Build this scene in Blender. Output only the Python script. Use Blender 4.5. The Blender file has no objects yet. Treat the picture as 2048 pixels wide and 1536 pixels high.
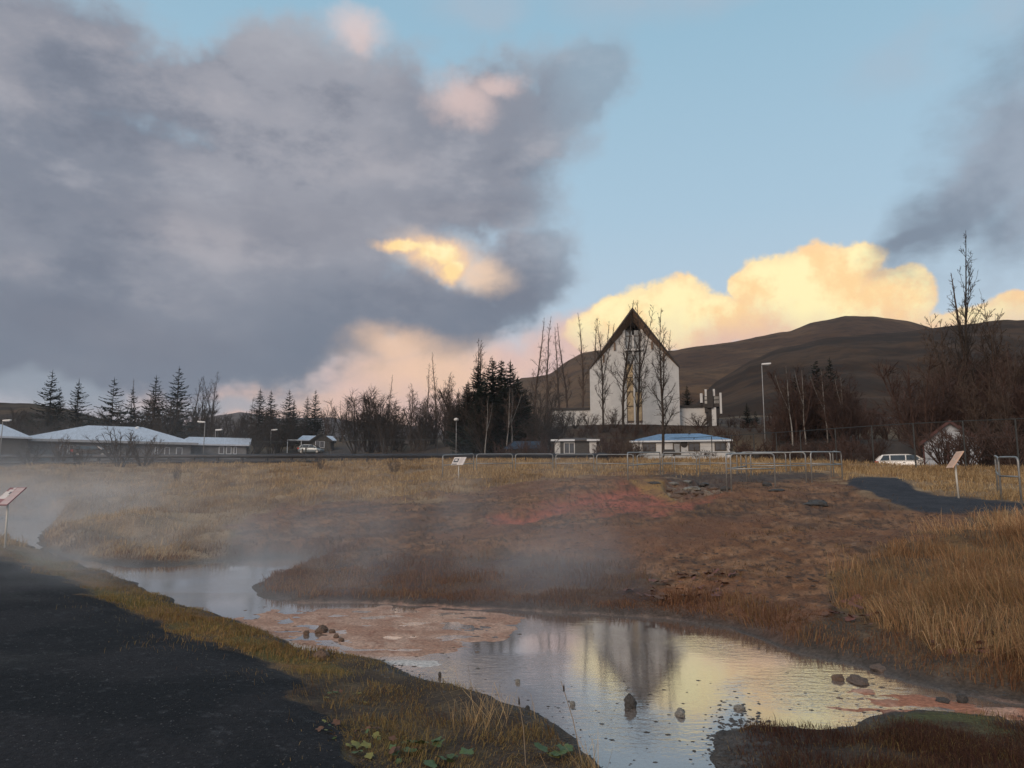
import bpy, math, random
import numpy as np
from mathutils import Vector, Matrix

# ------------------------------------------------------------------ camera, sky, sun, exposure
SC = bpy.context.scene
COL = SC.collection
R = math.radians
F, CX, CY, YH, EYE = 1540.0, 1024.0, 768.0, 980.0, 1.6      # photograph pixels, 2048 x 1536
PITCH = math.atan((YH - CY) / F)
CP, SP = math.cos(PITCH), math.sin(PITCH)

cam_data = bpy.data.cameras.new('camera')
cam = bpy.data.objects.new('camera', cam_data)
COL.objects.link(cam)
cam.location = (0, 0, EYE)
cam.rotation_euler = (R(90) + PITCH, 0, 0)
cam_data.sensor_fit = 'HORIZONTAL'
cam_data.sensor_width = 36.0
cam_data.lens = 36.0 * F / 2048.0
cam_data.clip_start = 0.05
cam_data.clip_end = 30000.0
SC.camera = cam
SC.view_settings.view_transform = 'Standard'
SC.view_settings.look = 'None'
SC.view_settings.gamma = 1.0
SC.view_settings.exposure = 0.18
SC.cycles.use_denoising = True
SC.cycles.max_bounces = 8
SC.cycles.transparent_max_bounces = 16
SC.cycles.volume_bounces = 1
SC.cycles.volume_step_rate = 2.0

SUN_AZ, SUN_EL = R(212), R(24)          # behind the camera, to the left
sd = bpy.data.lights.new('sun', 'SUN')
sd.energy = 1.7
sd.angle = R(35)
sd.color = (1.0, 0.78, 0.60)
sun = bpy.data.objects.new('sun', sd)
COL.objects.link(sun)
sdir = Vector((math.sin(SUN_AZ) * math.cos(SUN_EL), math.cos(SUN_AZ) * math.cos(SUN_EL), math.sin(SUN_EL)))
sun.rotation_euler = sdir.to_track_quat('Z', 'Y').to_euler()
sun.location = (0, 0, 60)


def lin(r, g=None, b=None):
    if g is None:
        r, g, b = r
    f = lambda c: (c / 255 / 12.92) if c / 255 <= 0.04045 else ((c / 255 + 0.055) / 1.055) ** 2.4
    return (f(r), f(g), f(b))


def ray(px, py):
    a, b = px - CX, CY - py
    return np.array([a, F * CP - b * SP, F * SP + b * CP])


def P(px, py, d):
    v = ray(px, py)
    return np.array([v[0] / v[1] * d, d, EYE + v[2] / v[1] * d])


def X(px, d, z):
    return (px - CX) / F * (d * CP + (z - EYE) * SP)


def ae(px, py):
    v = ray(px, py)
    return math.degrees(math.atan2(v[0], v[1])), math.degrees(math.asin(v[2] / np.linalg.norm(v)))


# ------------------------------------------------------------------ world: evening sky with clouds
SKY_STRENGTH = 0.1
W = bpy.data.worlds.new('World')
SC.world = W
W.use_nodes = True
WT = W.node_tree
WT.nodes.clear()


class NG:
    """small helper to write node trees"""
    def __init__(s, tree): s.t = tree
    def n(s, typ, **kw):
        nd = s.t.nodes.new(typ)
        for k, v in kw.items(): setattr(nd, k, v)
        return nd
    def put(s, sock, v):
        if hasattr(v, 'links'): s.t.links.new(v, sock)
        elif v is not None:
            if isinstance(v, (tuple, list)) and len(v) == 3 and sock.type == 'RGBA': v = (*v, 1)
            sock.default_value = v
    def m(s, op, a, b=None, c=None, clamp=False):
        nd = s.n('ShaderNodeMath', operation=op, use_clamp=clamp)
        for i, v in enumerate((a, b, c)):
            if v is not None: s.put(nd.inputs[i], v)
        return nd.outputs[0]
    def vm(s, op, a, b=None, out=0):
        nd = s.n('ShaderNodeVectorMath', operation=op)
        s.put(nd.inputs[0], a)
        if b is not None: s.put(nd.inputs[1], b)
        return nd.outputs[out]
    def scale(s, a, k):
        nd = s.n('ShaderNodeVectorMath', operation='SCALE')
        s.put(nd.inputs[0], a); s.put(nd.inputs['Scale'], k)
        return nd.outputs[0]
    def mix(s, f, a, b, mode='MIX'):
        nd = s.n('ShaderNodeMix', data_type='RGBA', blend_type=mode)
        s.put(nd.inputs[0], f); s.put(nd.inputs[6], a); s.put(nd.inputs[7], b)
        return nd.outputs[2]
    def ss(s, v, a, b, lo=0.0, hi=1.0):
        nd = s.n('ShaderNodeMapRange', interpolation_type='SMOOTHSTEP')
        s.put(nd.inputs[0], v)
        for i, q in zip((1, 2, 3, 4), (a, b, lo, hi)): s.put(nd.inputs[i], q)
        return nd.outputs[0]
    def noise(s, vec, scale, detail=5, rough=0.55, out=0, dist=0.0):
        nd = s.n('ShaderNodeTexNoise')
        s.put(nd.inputs['Vector'], vec)
        nd.inputs['Scale'].default_value = scale
        nd.inputs['Detail'].default_value = detail
        nd.inputs['Roughness'].default_value = rough
        nd.inputs['Distortion'].default_value = dist
        return nd.outputs[out]
    def ramp(s, v, stops):
        nd = s.n('ShaderNodeValToRGB')
        s.put(nd.inputs[0], v)
        e = nd.color_ramp.elements
        while len(e) < len(stops): e.new(0.5)
        for q, (p, c) in zip(e, stops):
            q.position = p; q.color = (*c, 1)
        return nd.outputs[0]


g = NG(WT)
tc = g.n('ShaderNodeTexCoord').outputs['Generated']
sep = g.n('ShaderNodeSeparateXYZ'); g.put(sep.inputs[0], tc)
az = g.m('MULTIPLY', g.m('ARCTAN2', sep.outputs[0], sep.outputs[1]), 57.29578)
el = g.m('MULTIPLY', g.m('ARCSINE', sep.outputs[2]), 57.29578)
cmb = g.n('ShaderNodeCombineXYZ'); g.put(cmb.inputs[0], az); g.put(cmb.inputs[1], el)
pos = cmb.outputs[0]


def warped(scale, amp, detail=4, seed=0.0):
    v = g.vm('ADD', tc, (seed, seed * 0.7, seed * 1.3))
    nc = g.noise(v, scale, detail, 0.62, out=1)
    d = g.scale(g.vm('SUBTRACT', nc, (0.5, 0.5, 0.5)), amp)
    return g.vm('ADD', pos, d)


def field(p, ells):
    """max over soft ellipses, given in photograph pixels (x, y, rx, ry, turn)"""
    acc = None
    for e in ells:
        x, y, rx, ry = e[:4]
        rot = e[4] if len(e) > 4 else 0
        a0, e0 = ae(x, y)
        k = 57.29578 / F * 0.93
        mp = g.n('ShaderNodeMapping', vector_type='TEXTURE')
        g.put(mp.inputs[0], p)
        mp.inputs['Location'].default_value = (a0, e0, 0)
        mp.inputs['Rotation'].default_value = (0, 0, R(rot))
        mp.inputs['Scale'].default_value = (rx * k, ry * k, 1000)
        ln = g.vm('LENGTH', mp.outputs[0], out=1)
        f_ = g.m('SUBTRACT', 1.0, ln)
        acc = f_ if acc is None else g.m('SMOOTH_MAX', acc, f_, 0.15)
    return acc


sky = g.n('ShaderNodeTexSky', sky_type='NISHITA', sun_disc=False, sun_elevation=SUN_EL * 0.4, sun_rotation=SUN_AZ,
          altitude=100, air_density=1.2, dust_density=1.5, ozone_density=1.5)
clear = g.ramp(g.m('DIVIDE', el, 90.0, clamp=True), [
    (0.0, lin(214, 190, 186)), (0.06, lin(203, 200, 208)), (0.12, lin(190, 208, 224)), (0.22, lin(170, 199, 219)),
    (0.36, lin(150, 187, 209)), (0.50, lin(138, 175, 199)), (1.0, lin(110, 150, 186))])
KS = 1.0 / SKY_STRENGTH
base = g.mix(0.12, clear, g.scale(sky.outputs[0], 0.05))
n_big = g.noise(tc, 2.2, 4, 0.55)
n_mid = g.noise(tc, 6.0, 5, 0.6)
n_fine = g.noise(tc, 16.0, 5, 0.6)
# clouds all round the rest of the sky, as in view
n_all = g.noise(g.vm('MULTIPLY', tc, (1, 1, 2.2)), 1.7, 4, 0.55)
out_of_view = g.ss(g.m('ABSOLUTE', az), 40.0, 60.0)
all_mask = g.m('MULTIPLY', g.ss(n_all, 0.44, 0.60), out_of_view)
n_str = g.noise(g.vm('MULTIPLY', tc, (1, 1, 1.9)), 7.0, 6, 0.62)
greyc = g.mix(g.ss(n_mid, 0.3, 0.7), lin(132, 136, 148), lin(184, 178, 182))
c = g.mix(g.m('MULTIPLY', all_mask, 0.85), base, greyc)
# peach light over the horizon
pw = gw = warped(4.2, 8.5, 5, 1.7)
fpe = field(pw, [(900, 770, 420, 130), (700, 830, 600, 70), (1150, 730, 160, 110)])
c = g.mix(g.ss(fpe, -0.05, 0.55), c, g.mix(g.ss(n_mid, 0.35, 0.7), lin(214, 184, 178), lin(238, 198, 174)))
# golden cumulus behind the hill
cw = hw = warped(9.0, 3.4, 5, 5.3)
fg = field(cw, [(1330, 625, 115, 85), (1410, 650, 140, 60), (1240, 625, 80, 45), (1500, 585, 48, 48), (1560, 575, 90, 70),
                (1650, 560, 120, 85), (1700, 530, 70, 55), (1790, 600, 88, 60), (1600, 640, 240, 70), (1200, 660, 90, 55),
                (2045, 632, 62, 52), (1960, 650, 90, 48), (2200, 610, 120, 70), (1850, 660, 100, 40)])
fg2 = g.m('ADD', fg, g.m('MULTIPLY', g.m('SUBTRACT', n_fine, 0.5), 0.75))
gold = g.mix(g.ss(g.noise(tc, 13.0, 6, 0.66), 0.38, 0.60), lin(252, 212, 154), lin(255, 241, 184))
gold = g.mix(g.ss(fg2, 0.0, 0.42, 0.55, 0.0), gold, lin(247, 205, 160))
lowd = g.m('ADD', el, g.m('MULTIPLY', g.m('SUBTRACT', n_mid, 0.5), 9.0))
gold = g.mix(g.ss(lowd, 9.0, 13.5, 0.75, 0.0), gold, lin(214, 178, 170))
c = g.mix(g.ss(fg2, -0.03, 0.17), c, gold)
# the big grey bank
fb = field(gw, [(250, 380, 780, 300), (700, 320, 430, 220), (1000, 270, 190, 190, 15), (1130, 185, 150, 85, 30), (420, 590, 640, 190),
                (60, 700, 640, 130), (830, 620, 330, 95), (1060, 560, 150, 110, 35), (-500, 420, 700, 430), (-1100, 300, 800, 500),
                (60, 120, 430, 200), (480, 190, 500, 120), (980, 390, 160, 90)])
fb2 = g.m('ADD', g.m('ADD', fb, g.m('MULTIPLY', g.m('SUBTRACT', n_mid, 0.5), 1.1)), g.m('MULTIPLY', g.m('SUBTRACT', n_str, 0.5), 1.0))
bank = g.mix(g.ss(n_big, 0.35, 0.66), lin(120, 127, 141), lin(148, 150, 160))
bank = g.mix(g.m('MULTIPLY', g.ss(n_str, 0.50, 0.72), 0.60), bank, lin(168, 168, 176))
bank = g.mix(g.m('MULTIPLY', g.ss(n_str, 0.50, 0.30), 0.55), bank, lin(98, 106, 122))
eln = g.m('ADD', el, g.m('MULTIPLY', g.m('SUBTRACT', n_big, 0.5), 12.0))
bank = g.mix(g.m('MULTIPLY', g.ss(eln, 8.0, 19.0, 1.0, 0.0), 0.8), bank, lin(106, 116, 132))
bank = g.mix(g.m('MULTIPLY', g.ss(eln, 29.0, 40.0), 0.55), bank, lin(172, 178, 186))
bank = g.mix(g.ss(fb2, 0.0, 0.30, 0.45, 0.0), bank, lin(174, 176, 186))
thin = g.m('MULTIPLY', g.ss(eln, 31.0, 42.0), g.m('MULTIPLY', g.ss(n_mid, 0.62, 0.42), 0.7))
mb = g.m('MULTIPLY', g.ss(fb2, -0.16, 0.40), g.m('SUBTRACT', 1.0, thin))
mb = g.m('MULTIPLY', mb, g.ss(g.m('ADD', az, g.m('MULTIPLY', g.m('SUBTRACT', n_mid, 0.5), 14.0)), -2.0, 9.0, 1.0, 0.55))
c = g.mix(mb, c, bank)
# darker bellies and lighter rims inside the bank
dw = rw = warped(4.5, 7.0, 4, 3.3)
fd = field(dw, [(500, 440, 500, 85), (1000, 430, 180, 60), (1010, 610, 150, 52), (200, 660, 420, 70), (860, 420, 200, 60)])
c = g.mix(g.m('MULTIPLY', g.m('MULTIPLY', g.ss(fd, 0.0, 0.9), 0.30), mb), c, lin(104, 108, 122))
fl = field(dw, [(260, 190, 380, 110), (640, 300, 260, 90), (420, 480, 300, 60), (1060, 330, 120, 60), (150, 560, 300, 50)])
c = g.mix(g.m('MULTIPLY', g.m('MULTIPLY', g.ss(fl, -0.1, 0.8), g.ss(n_str, 0.4, 0.62)), g.m('MULTIPLY', mb, 0.45)), c, lin(174, 169, 174))
# gap under the bank, far left
ft = field(dw, [(130, 785, 210, 45), (420, 800, 200, 26)])
c = g.mix(g.m('MULTIPLY', g.ss(ft, 0.0, 0.6), 0.7), c, lin(150, 160, 172))
# lit cloud seen through the gap, glow beneath
fh = field(hw, [(872, 508, 66, 36, -18), (815, 493, 75, 17, 0), (905, 540, 34, 30, 40)])
fh3 = field(hw, [(880, 512, 125, 52, -12), (960, 550, 90, 46)])
c = g.mix(g.m('MULTIPLY', g.m('MULTIPLY', g.ss(fh3, -0.25, 0.85), 0.85), g.ss(n_str, 0.25, 0.55)), c, lin(236, 204, 176))
fh2 = g.m('ADD', fh, g.m('MULTIPLY', g.m('SUBTRACT', g.noise(tc, 30.0, 4, 0.6), 0.5), 1.0))
c = g.mix(g.ss(fh2, -0.3, 0.55), c, g.mix(g.ss(fh2, 0.05, 0.6), lin(240, 198, 156), g.mix(g.ss(n_fine, 0.4, 0.62), lin(252, 218, 156), lin(255, 242, 190))))
fq = field(hw, [(790, 692, 115, 58), (850, 740, 200, 75)])
c = g.mix(g.m('MULTIPLY', g.ss(g.m('ADD', fq, g.m('MULTIPLY', g.m('SUBTRACT', n_str, 0.5), 0.9)), -0.25, 0.8), 0.75), c, lin(243, 202, 168))
fs = field(hw, [(712, 62, 80, 46, -12), (925, 205, 95, 60), (990, 170, 60, 30)])
fs2 = g.m('ADD', fs, g.m('MULTIPLY', g.m('SUBTRACT', n_fine, 0.5), 1.1))
c = g.mix(g.m('MULTIPLY', g.ss(fs2, -0.2, 0.8), 0.62), c, lin(226, 198, 190))
# grey wedge on the right and a high veil
fr = field(rw, [(1950, 410, 200, 62, 24), (2050, 300, 180, 110, 35), (2150, 260, 260, 210, 30), (1930, 400, 170, 80, 30), (1840, 470, 90, 30, 15), (2080, 400, 160, 70, 10), (2450, 220, 320, 260)])
c = g.mix(g.m('MULTIPLY', g.ss(g.m('ADD', fr, g.m('MULTIPLY', g.m('SUBTRACT', n_str, 0.5), 1.5)), -0.3, 0.65), 0.85), c, g.mix(g.ss(n_mid, 0.35, 0.65), lin(110, 120, 136), lin(146, 154, 168)))
fv = field(rw, [(1900, 60, 300, 90, 15), (1350, -30, 400, 80, 5), (960, 20, 200, 60)])
c = g.mix(g.m('MULTIPLY', g.m('MULTIPLY', g.ss(fv, 0.0, 0.8), g.ss(n_mid, 0.35, 0.65)), 0.55), c, lin(164, 176, 190))
bg = g.n('ShaderNodeBackground')
g.put(bg.inputs[0], g.scale(c, KS))
bg.inputs[1].default_value = SKY_STRENGTH
wo = g.n('ShaderNodeOutputWorld')
WT.links.new(bg.outputs[0], wo.inputs[0])
W.cycles.sampling_method = 'MANUAL'
W.cycles.sample_map_resolution = 512


# ------------------------------------------------------------------ helpers
def np_mesh(name, V, polys, mat=None, col=None, smooth=False):
    """V (n,3); polys = list of int arrays (m,3)/(m,4); col (n,3) per vertex"""
    me = bpy.data.meshes.new(name)
    V = np.ascontiguousarray(V, dtype=np.float32)
    me.vertices.add(len(V)); me.vertices.foreach_set('co', V.ravel())
    loops = np.concatenate([p.ravel() for p in polys]).astype(np.int32)
    tot = np.concatenate([np.full(len(p), p.shape[1], np.int32) for p in polys])
    st = np.concatenate([[0], np.cumsum(tot)[:-1]]).astype(np.int32)
    me.loops.add(len(loops)); me.loops.foreach_set('vertex_index', loops)
    me.polygons.add(len(tot)); me.polygons.foreach_set('loop_start', st)
    me.update(calc_edges=True)
    me.polygons.foreach_set('use_smooth', np.full(len(tot), smooth, dtype=bool))
    if col is not None:
        at = me.color_attributes.new('Col', 'FLOAT_COLOR', 'POINT')
        at.data.foreach_set('color', np.concatenate([col, np.ones((len(V), 1))], 1).astype(np.float32).ravel())
    if mat is not None: me.materials.append(mat)
    me.update()
    return me


def obj(name, me, parent=None, loc=None, rz=None):
    o = bpy.data.objects.new(name, me)
    COL.objects.link(o)
    if parent is not None: o.parent = parent
    if loc is not None: o.location = tuple(float(q) for q in loc)
    if rz is not None: o.rotation_euler = (0, 0, rz)
    return o


def tag(o, label, cat=None, group=None, kind=None):
    o['label'] = label
    if cat: o['category'] = cat
    if group: o['group'] = group
    if kind: o['kind'] = kind
    return o


def thing(name, label, cat, loc=(0, 0, 0), rz=0.0, group=None):
    return tag(obj(name, None, None, loc, rz), label, cat, group)


def copy_tree(o, parent=None):
    c_ = o.copy(); COL.objects.link(c_); c_.parent = parent
    for ch in list(o.children): copy_tree(ch, c_)
    return c_


class MB:
    def __init__(s): s.v, s.f = [], []
    def poly(s, pts):
        b = len(s.v); s.v += [tuple(map(float, p)) for p in pts]; s.f.append(tuple(range(b, b + len(pts)))); return s
    def box(s, x0, x1, y0, y1, z0, z1):
        return s.hexa([(x0, y0, z0), (x1, y0, z0), (x1, y1, z0), (x0, y1, z0)], [(x0, y0, z1), (x1, y0, z1), (x1, y1, z1), (x0, y1, z1)])
    def hexa(s, lo, hi):
        b = len(s.v); n = len(lo)
        s.v += [tuple(map(float, p)) for p in lo] + [tuple(map(float, p)) for p in hi]
        s.f.append(tuple(b + i for i in reversed(range(n)))); s.f.append(tuple(b + n + i for i in range(n)))
        for i in range(n):
            j = (i + 1) % n; s.f.append((b + i, b + j, b + n + j, b + n + i))
        return s
    def tube(s, path, r, n=8, cap=True):
        path = [Vector(p) for p in path]
        rr = r if isinstance(r, (list, tuple)) else [r] * len(path)
        b = len(s.v); up = None
        for i, p in enumerate(path):
            t = (path[min(i + 1, len(path) - 1)] - path[max(i - 1, 0)]).normalized()
            if up is None: up = Vector((0, 0, 1)) if abs(t.z) < 0.9 else Vector((0, 1, 0))
            a = t.cross(up).normalized(); q = a.cross(t).normalized(); up = q
            for k in range(n):
                w = 2 * math.pi * k / n
                s.v.append(tuple(p + (a * math.cos(w) + q * math.sin(w)) * rr[i]))
        for i in range(len(path) - 1):
            for k in range(n):
                k2 = (k + 1) % n
                s.f.append((b + i * n + k, b + i * n + k2, b + (i + 1) * n + k2, b + (i + 1) * n + k))
        if cap:
            s.f.append(tuple(b + k for k in reversed(range(n)))); e = b + (len(path) - 1) * n
            s.f.append(tuple(e + k for k in range(n)))
        return s
    def lathe(s, prof, n=14, axis='z', c_=(0, 0, 0)):
        b = len(s.v)
        for (r, h) in prof:
            for k in range(n):
                w = 2 * math.pi * k / n
                a, q = r * math.cos(w), r * math.sin(w)
                p = (a, q, h) if axis == 'z' else ((a, h, q) if axis == 'y' else (h, a, q))
                s.v.append(tuple(p[i] + c_[i] for i in range(3)))
        for i in range(len(prof) - 1):
            for k in range(n):
                k2 = (k + 1) % n
                s.f.append((b + i * n + k, b + i * n + k2, b + (i + 1) * n + k2, b + (i + 1) * n + k))
        s.f.append(tuple(b + k for k in reversed(range(n)))); e = b + (len(prof) - 1) * n
        s.f.append(tuple(e + k for k in range(n)))
        return s
    def mesh(s, name, mat, smooth=False, bevel=0.0):
        me = bpy.data.meshes.new(name)
        me.from_pydata(s.v, [], s.f)
        if mat: me.materials.append(mat)
        if smooth:
            for p in me.polygons: p.use_smooth = True
        me.update()
        return me
    def build(s, name, mat, parent=None, smooth=False, bevel=0.0, loc=None, rz=None):
        o = obj(name, s.mesh(name, mat, smooth), parent, loc, rz)
        if bevel:
            md = o.modifiers.new('bevel', 'BEVEL'); md.width = bevel; md.segments = 2; md.limit_method = 'ANGLE'
        return o


MATS = {}


def mat(name, color, rough=0.8, metal=0.0, var=0.15, scale=4.0, bump=0.0, bscale=20.0, spec=0.4, stretch=None, coat=0.0, var_col=None):
    if name in MATS: return MATS[name]
    m_ = bpy.data.materials.new(name); m_.use_nodes = True; MATS[name] = m_
    q = NG(m_.node_tree); pb = m_.node_tree.nodes['Principled BSDF']
    co = q.n('ShaderNodeTexCoord').outputs['Object']
    if stretch: co = q.vm('MULTIPLY', co, stretch)
    nz = q.noise(co, scale, 4, 0.6)
    dark = tuple(c_ * (1 - var) for c_ in color) if var_col is None else var_col
    lite = tuple(min(1, c_ * (1 + var)) for c_ in color)
    q.put(pb.inputs['Base Color'], q.mix(q.ss(nz, 0.3, 0.7), dark, lite))
    pb.inputs['Metallic'].default_value = metal
    q.put(pb.inputs['Roughness'], q.m('ADD', rough - 0.06, q.m('MULTIPLY', nz, 0.12)))
    pb.inputs['Specular IOR Level'].default_value = spec
    pb.inputs['Coat Weight'].default_value = coat
    if bump:
        b = q.n('ShaderNodeBump'); b.inputs['Strength'].default_value = bump; b.inputs['Distance'].default_value = 0.02
        q.put(b.inputs['Height'], q.noise(co, bscale, 4, 0.6)); q.put(pb.inputs['Normal'], b.outputs[0])
    return m_


def vcol_mat(name, rough=0.9, spec=0.2, trans=0.0, fine=None, gain=1.0):
    m_ = bpy.data.materials.new(name); m_.use_nodes = True; MATS[name] = m_
    q = NG(m_.node_tree); pb = m_.node_tree.nodes['Principled BSDF']
    a = q.n('ShaderNodeAttribute', attribute_name='Col').outputs['Color']
    pb.inputs['Roughness'].default_value = rough
    pb.inputs['Specular IOR Level'].default_value = spec
    q.put(pb.inputs['Base Color'], a)
    if trans:
        tr = q.n('ShaderNodeBsdfTranslucent'); q.put(tr.inputs[0], a)
        mx = q.n('ShaderNodeMixShader'); mx.inputs[0].default_value = trans
        m_.node_tree.links.new(pb.outputs[0], mx.inputs[1]); m_.node_tree.links.new(tr.outputs[0], mx.inputs[2])
        m_.node_tree.links.new(mx.outputs[0], m_.node_tree.nodes['Material Output'].inputs[0])
    return m_


# numpy value noise
_rs = np.random.RandomState(7)
_PT = _rs.rand(256, 256)


def vnoise(x, y, s=0):
    x = x + s * 37.17; y = y + s * 11.31
    xi = np.floor(x).astype(int); yi = np.floor(y).astype(int)
    fx, fy = x - xi, y - yi
    fx = fx * fx * (3 - 2 * fx); fy = fy * fy * (3 - 2 * fy)
    T = lambda a, b: _PT[a & 255, b & 255]
    return (T(xi, yi) * (1 - fx) + T(xi + 1, yi) * fx) * (1 - fy) + (T(xi, yi + 1) * (1 - fx) + T(xi + 1, yi + 1) * fx) * fy


def fbm(x, y, f, o=4, s=0, gain=0.5):
    r, a, t = 0, 1.0, 0
    for i in range(o):
        r = r + a * vnoise(x * f, y * f, s + i * 3); t += a; a *= gain; f *= 2.03
    return r / t


def sstep(v, a, b):
    t = np.clip((v - a) / (b - a), 0, 1)
    return t * t * (3 - 2 * t)


def poly_sd(x, y, poly):
    """signed distance, positive inside"""
    poly = np.asarray(poly, float)
    d = np.full(x.shape, 1e18); ins = np.zeros(x.shape, bool)
    n = len(poly)
    for i in range(n):
        a, b = poly[i], poly[(i + 1) % n]
        e = b - a
        wx, wy = x - a[0], y - a[1]
        t = np.clip((wx * e[0] + wy * e[1]) / max(1e-12, e[0] ** 2 + e[1] ** 2), 0, 1)
        dx, dy = wx - t * e[0], wy - t * e[1]
        d = np.minimum(d, dx * dx + dy * dy)
        cnd = ((a[1] <= y) & (b[1] > y)) | ((b[1] <= y) & (a[1] > y))
        with np.errstate(divide='ignore', invalid='ignore'):
            xx = a[0] + (y - a[1]) / (b[1] - a[1]) * e[0]
        ins ^= cnd & (x < xx)
    return np.sqrt(d) * np.where(ins, 1, -1)


# ------------------------------------------------------------------ the ground
ZW0 = -0.20


def zwater(d):
    return ZW0 + np.maximum(0, d - 14) * 0.02


WATER_PX = [(1250, 1700), (1212, 1545), (1130, 1480), (1040, 1428), (960, 1400), (900, 1372), (820, 1345), (750, 1324), (690, 1317), (640, 1310), (600, 1300), (540, 1272),
            (470, 1243), (390, 1222), (330, 1200), (270, 1170), (200, 1143), (150, 1128), (100, 1108), (60, 1094), (25, 1084), (-40, 1074), (-160, 1066),
            (-160, 1038), (-50, 1036), (40, 1038), (112, 1044), (92, 1062), (74, 1083), (92, 1100), (150, 1117), (250, 1131), (350, 1130), (440, 1122), (560, 1114), (650, 1119),
            (600, 1140), (540, 1157), (505, 1180), (540, 1196), (600, 1204), (700, 1206), (800, 1209), (900, 1213), (1000, 1218), (1100, 1223),
            (1200, 1229), (1300, 1236), (1400, 1246), (1470, 1259), (1540, 1281), (1600, 1301), (1680, 1326), (1760, 1346), (1850, 1370),
            (1950, 1390), (2048, 1408), (2400, 1460), (2400, 1530), (2100, 1478), (2048, 1456), (1950, 1444), (1860, 1436), (1790, 1428), (1750, 1447), (1700, 1461),
            (1640, 1464), (1570, 1456), (1500, 1451), (1460, 1466), (1440, 1500), (1430, 1540), (1425, 1700)]


def on_water(px, py):
    v = ray(px, py); s_ = v[2] / v[1]          # z = EYE + s*d
    d = (ZW0 - EYE) / s_
    if d > 14: d = (ZW0 - 0.28 - EYE) / (s_ - 0.02)
    return (v[0] / v[1] * d, d)


WATER = np.array([on_water(*p) for p in WATER_PX])


def Pz(px, py, z):
    v = ray(px, py); t = (z - EYE) / v[2]
    return np.array([v[0] * t, v[1] * t, z])


CTRL = [(0, -6, 0), (-9, -2, 0), (-18, 2, 0.1), (4, -3, 0), (9, 0, 0), (20, 0, 0.3), (0, 1.5, 0), (-40, 0, 0.5), (45, 0, 1.0), (0, -60, 0), (-60, -60, 0), (60, -60, 0)]
CTRL += [tuple(Pz(*q)) for q in [(0, 1536, 0), (300, 1536, 0), (640, 1536, 0), (600, 1420, 0), (400, 1300, 0), (0, 1300, 0), (200, 1210, 0), (0, 1125, 0.12), (800, 1450, -0.10), (950, 1500, -0.12), (1100, 1530, -0.15), (470, 1262, -0.08),
         (-600, 1300, 0.05), (-600, 1120, 0.3), (620, 1335, -0.10), (1640, 1510, -0.12), (1900, 1475, -0.12), (2048, 1536, -0.08), (2300, 1560, 0.0), (330, 1225, -0.06), (100, 1130, -0.02),
         (700, 1170, -0.10), (1000, 1165, -0.04), (1200, 1185, -0.04), (2040, 1320, 0.02), (1850, 1280, 0.0), (1700, 1260, 0.0)]]
CTRL += [tuple(P(*q)) for q in [
    (1100, 1065, 19), (1300, 1060, 18), (1500, 1060, 17), (1500, 1150, 12.7), (1300, 1160, 13.4), (1700, 1100, 14), (1250, 1000, 24), (1370, 993, 25.2), (1340, 962, 29), (1200, 962, 29), (1420, 968, 27.5),
    (1457, 977, 25), (1552, 975, 25), (1503, 964, 29), (1613, 964, 28.5), (1690, 958, 31), (1750, 960, 27.5), (1900, 1000, 21), (2048, 1012, 19.3), (2300, 1020, 19), (1750, 1010, 20.5),
    (1900, 1062, 15.5), (2040, 1060, 14), (1900, 1180, 10.6), (2040, 1230, 8.6), (2300, 1200, 10), (1750, 1190, 10.9), (1990, 1000, 21), (2003, 998, 20.5),
    (300, 1000, 33), (100, 1000, 35), (60, 1020, 37), (400, 1062, 23.5), (250, 1034, 25), (300, 1055, 24), (140, 1060, 27), (600, 1000, 31), (600, 1062, 22.5), (800, 1000, 29), (900, 1072, 20), (760, 1110, 17.5), (1000, 985, 30),
    (885, 957, 36.5), (950, 950, 40), (1100, 946, 42), (1267, 944, 42), (1326, 950, 36), (1475, 950, 34), (1575, 948, 33.5), (1421, 945, 41), (917, 960, 34.5),
    (-100, 945, 48), (100, 940, 49), (500, 938, 50), (900, 928, 52), (1200, 926, 52), (1500, 927, 50), (1700, 938, 46), (1900, 945, 42), (2040, 945, 40), (2400, 940, 42),
    (100, 932, 58), (500, 930, 58), (900, 922, 59), (1200, 922, 60), (1500, 922, 62), (1740, 931, 49), (1827, 936, 48),
    (1800, 950, 60), (1890, 936, 58), (2100, 935, 60), (1360, 930, 78), (1270, 925, 80), (1460, 925, 80), (1200, 925, 78), (1000, 920, 78),
    (0, 926, 98), (200, 922, 100), (420, 920, 105), (630, 905, 130), (760, 905, 115), (1000, 900, 95), (900, 903, 100),
    (1270, 900, 92), (1150, 897, 92), (1450, 893, 92), (1270, 853, 99.5), (1130, 853, 99.5), (1440, 853, 99.5), (1270, 850, 106), (1120, 852, 106), (1430, 852, 106), (1270, 850, 128), (1450, 850, 125), (1100, 850, 125),
    (1550, 858, 110), (1700, 870, 110), (1950, 885, 100), (2300, 880, 100), (1600, 905, 85), (500, 880, 200), (0, 880, 200), (-600, 890, 150), (1000, 868, 190), (1500, 830, 210), (2000, 830, 210), (2700, 860, 150)]]
CTRL += [(x, y, 0.062 * math.hypot(x, y) + (1 if y > 0 else -10)) for (x, y) in [(-300, 350), (0, 350), (300, 350), (-800, 900), (0, 900), (800, 900), (-350, 0), (350, 0)]]
CTRL = np.array(CTRL)


def rbf_fit(C):
    n = len(C)
    D = np.hypot(C[:, None, 0] - C[None, :, 0], C[:, None, 1] - C[None, :, 1])
    A = np.zeros((n + 3, n + 3)); A[:n, :n] = np.sqrt(D ** 2 + 1.0) + np.eye(n) * -0.02
    A[:n, n] = 1; A[:n, n + 1:] = C[:, :2]; A[n:, :n] = A[:n, n:].T
    return np.linalg.solve(A, np.concatenate([C[:, 2], [0, 0, 0]]))


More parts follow.
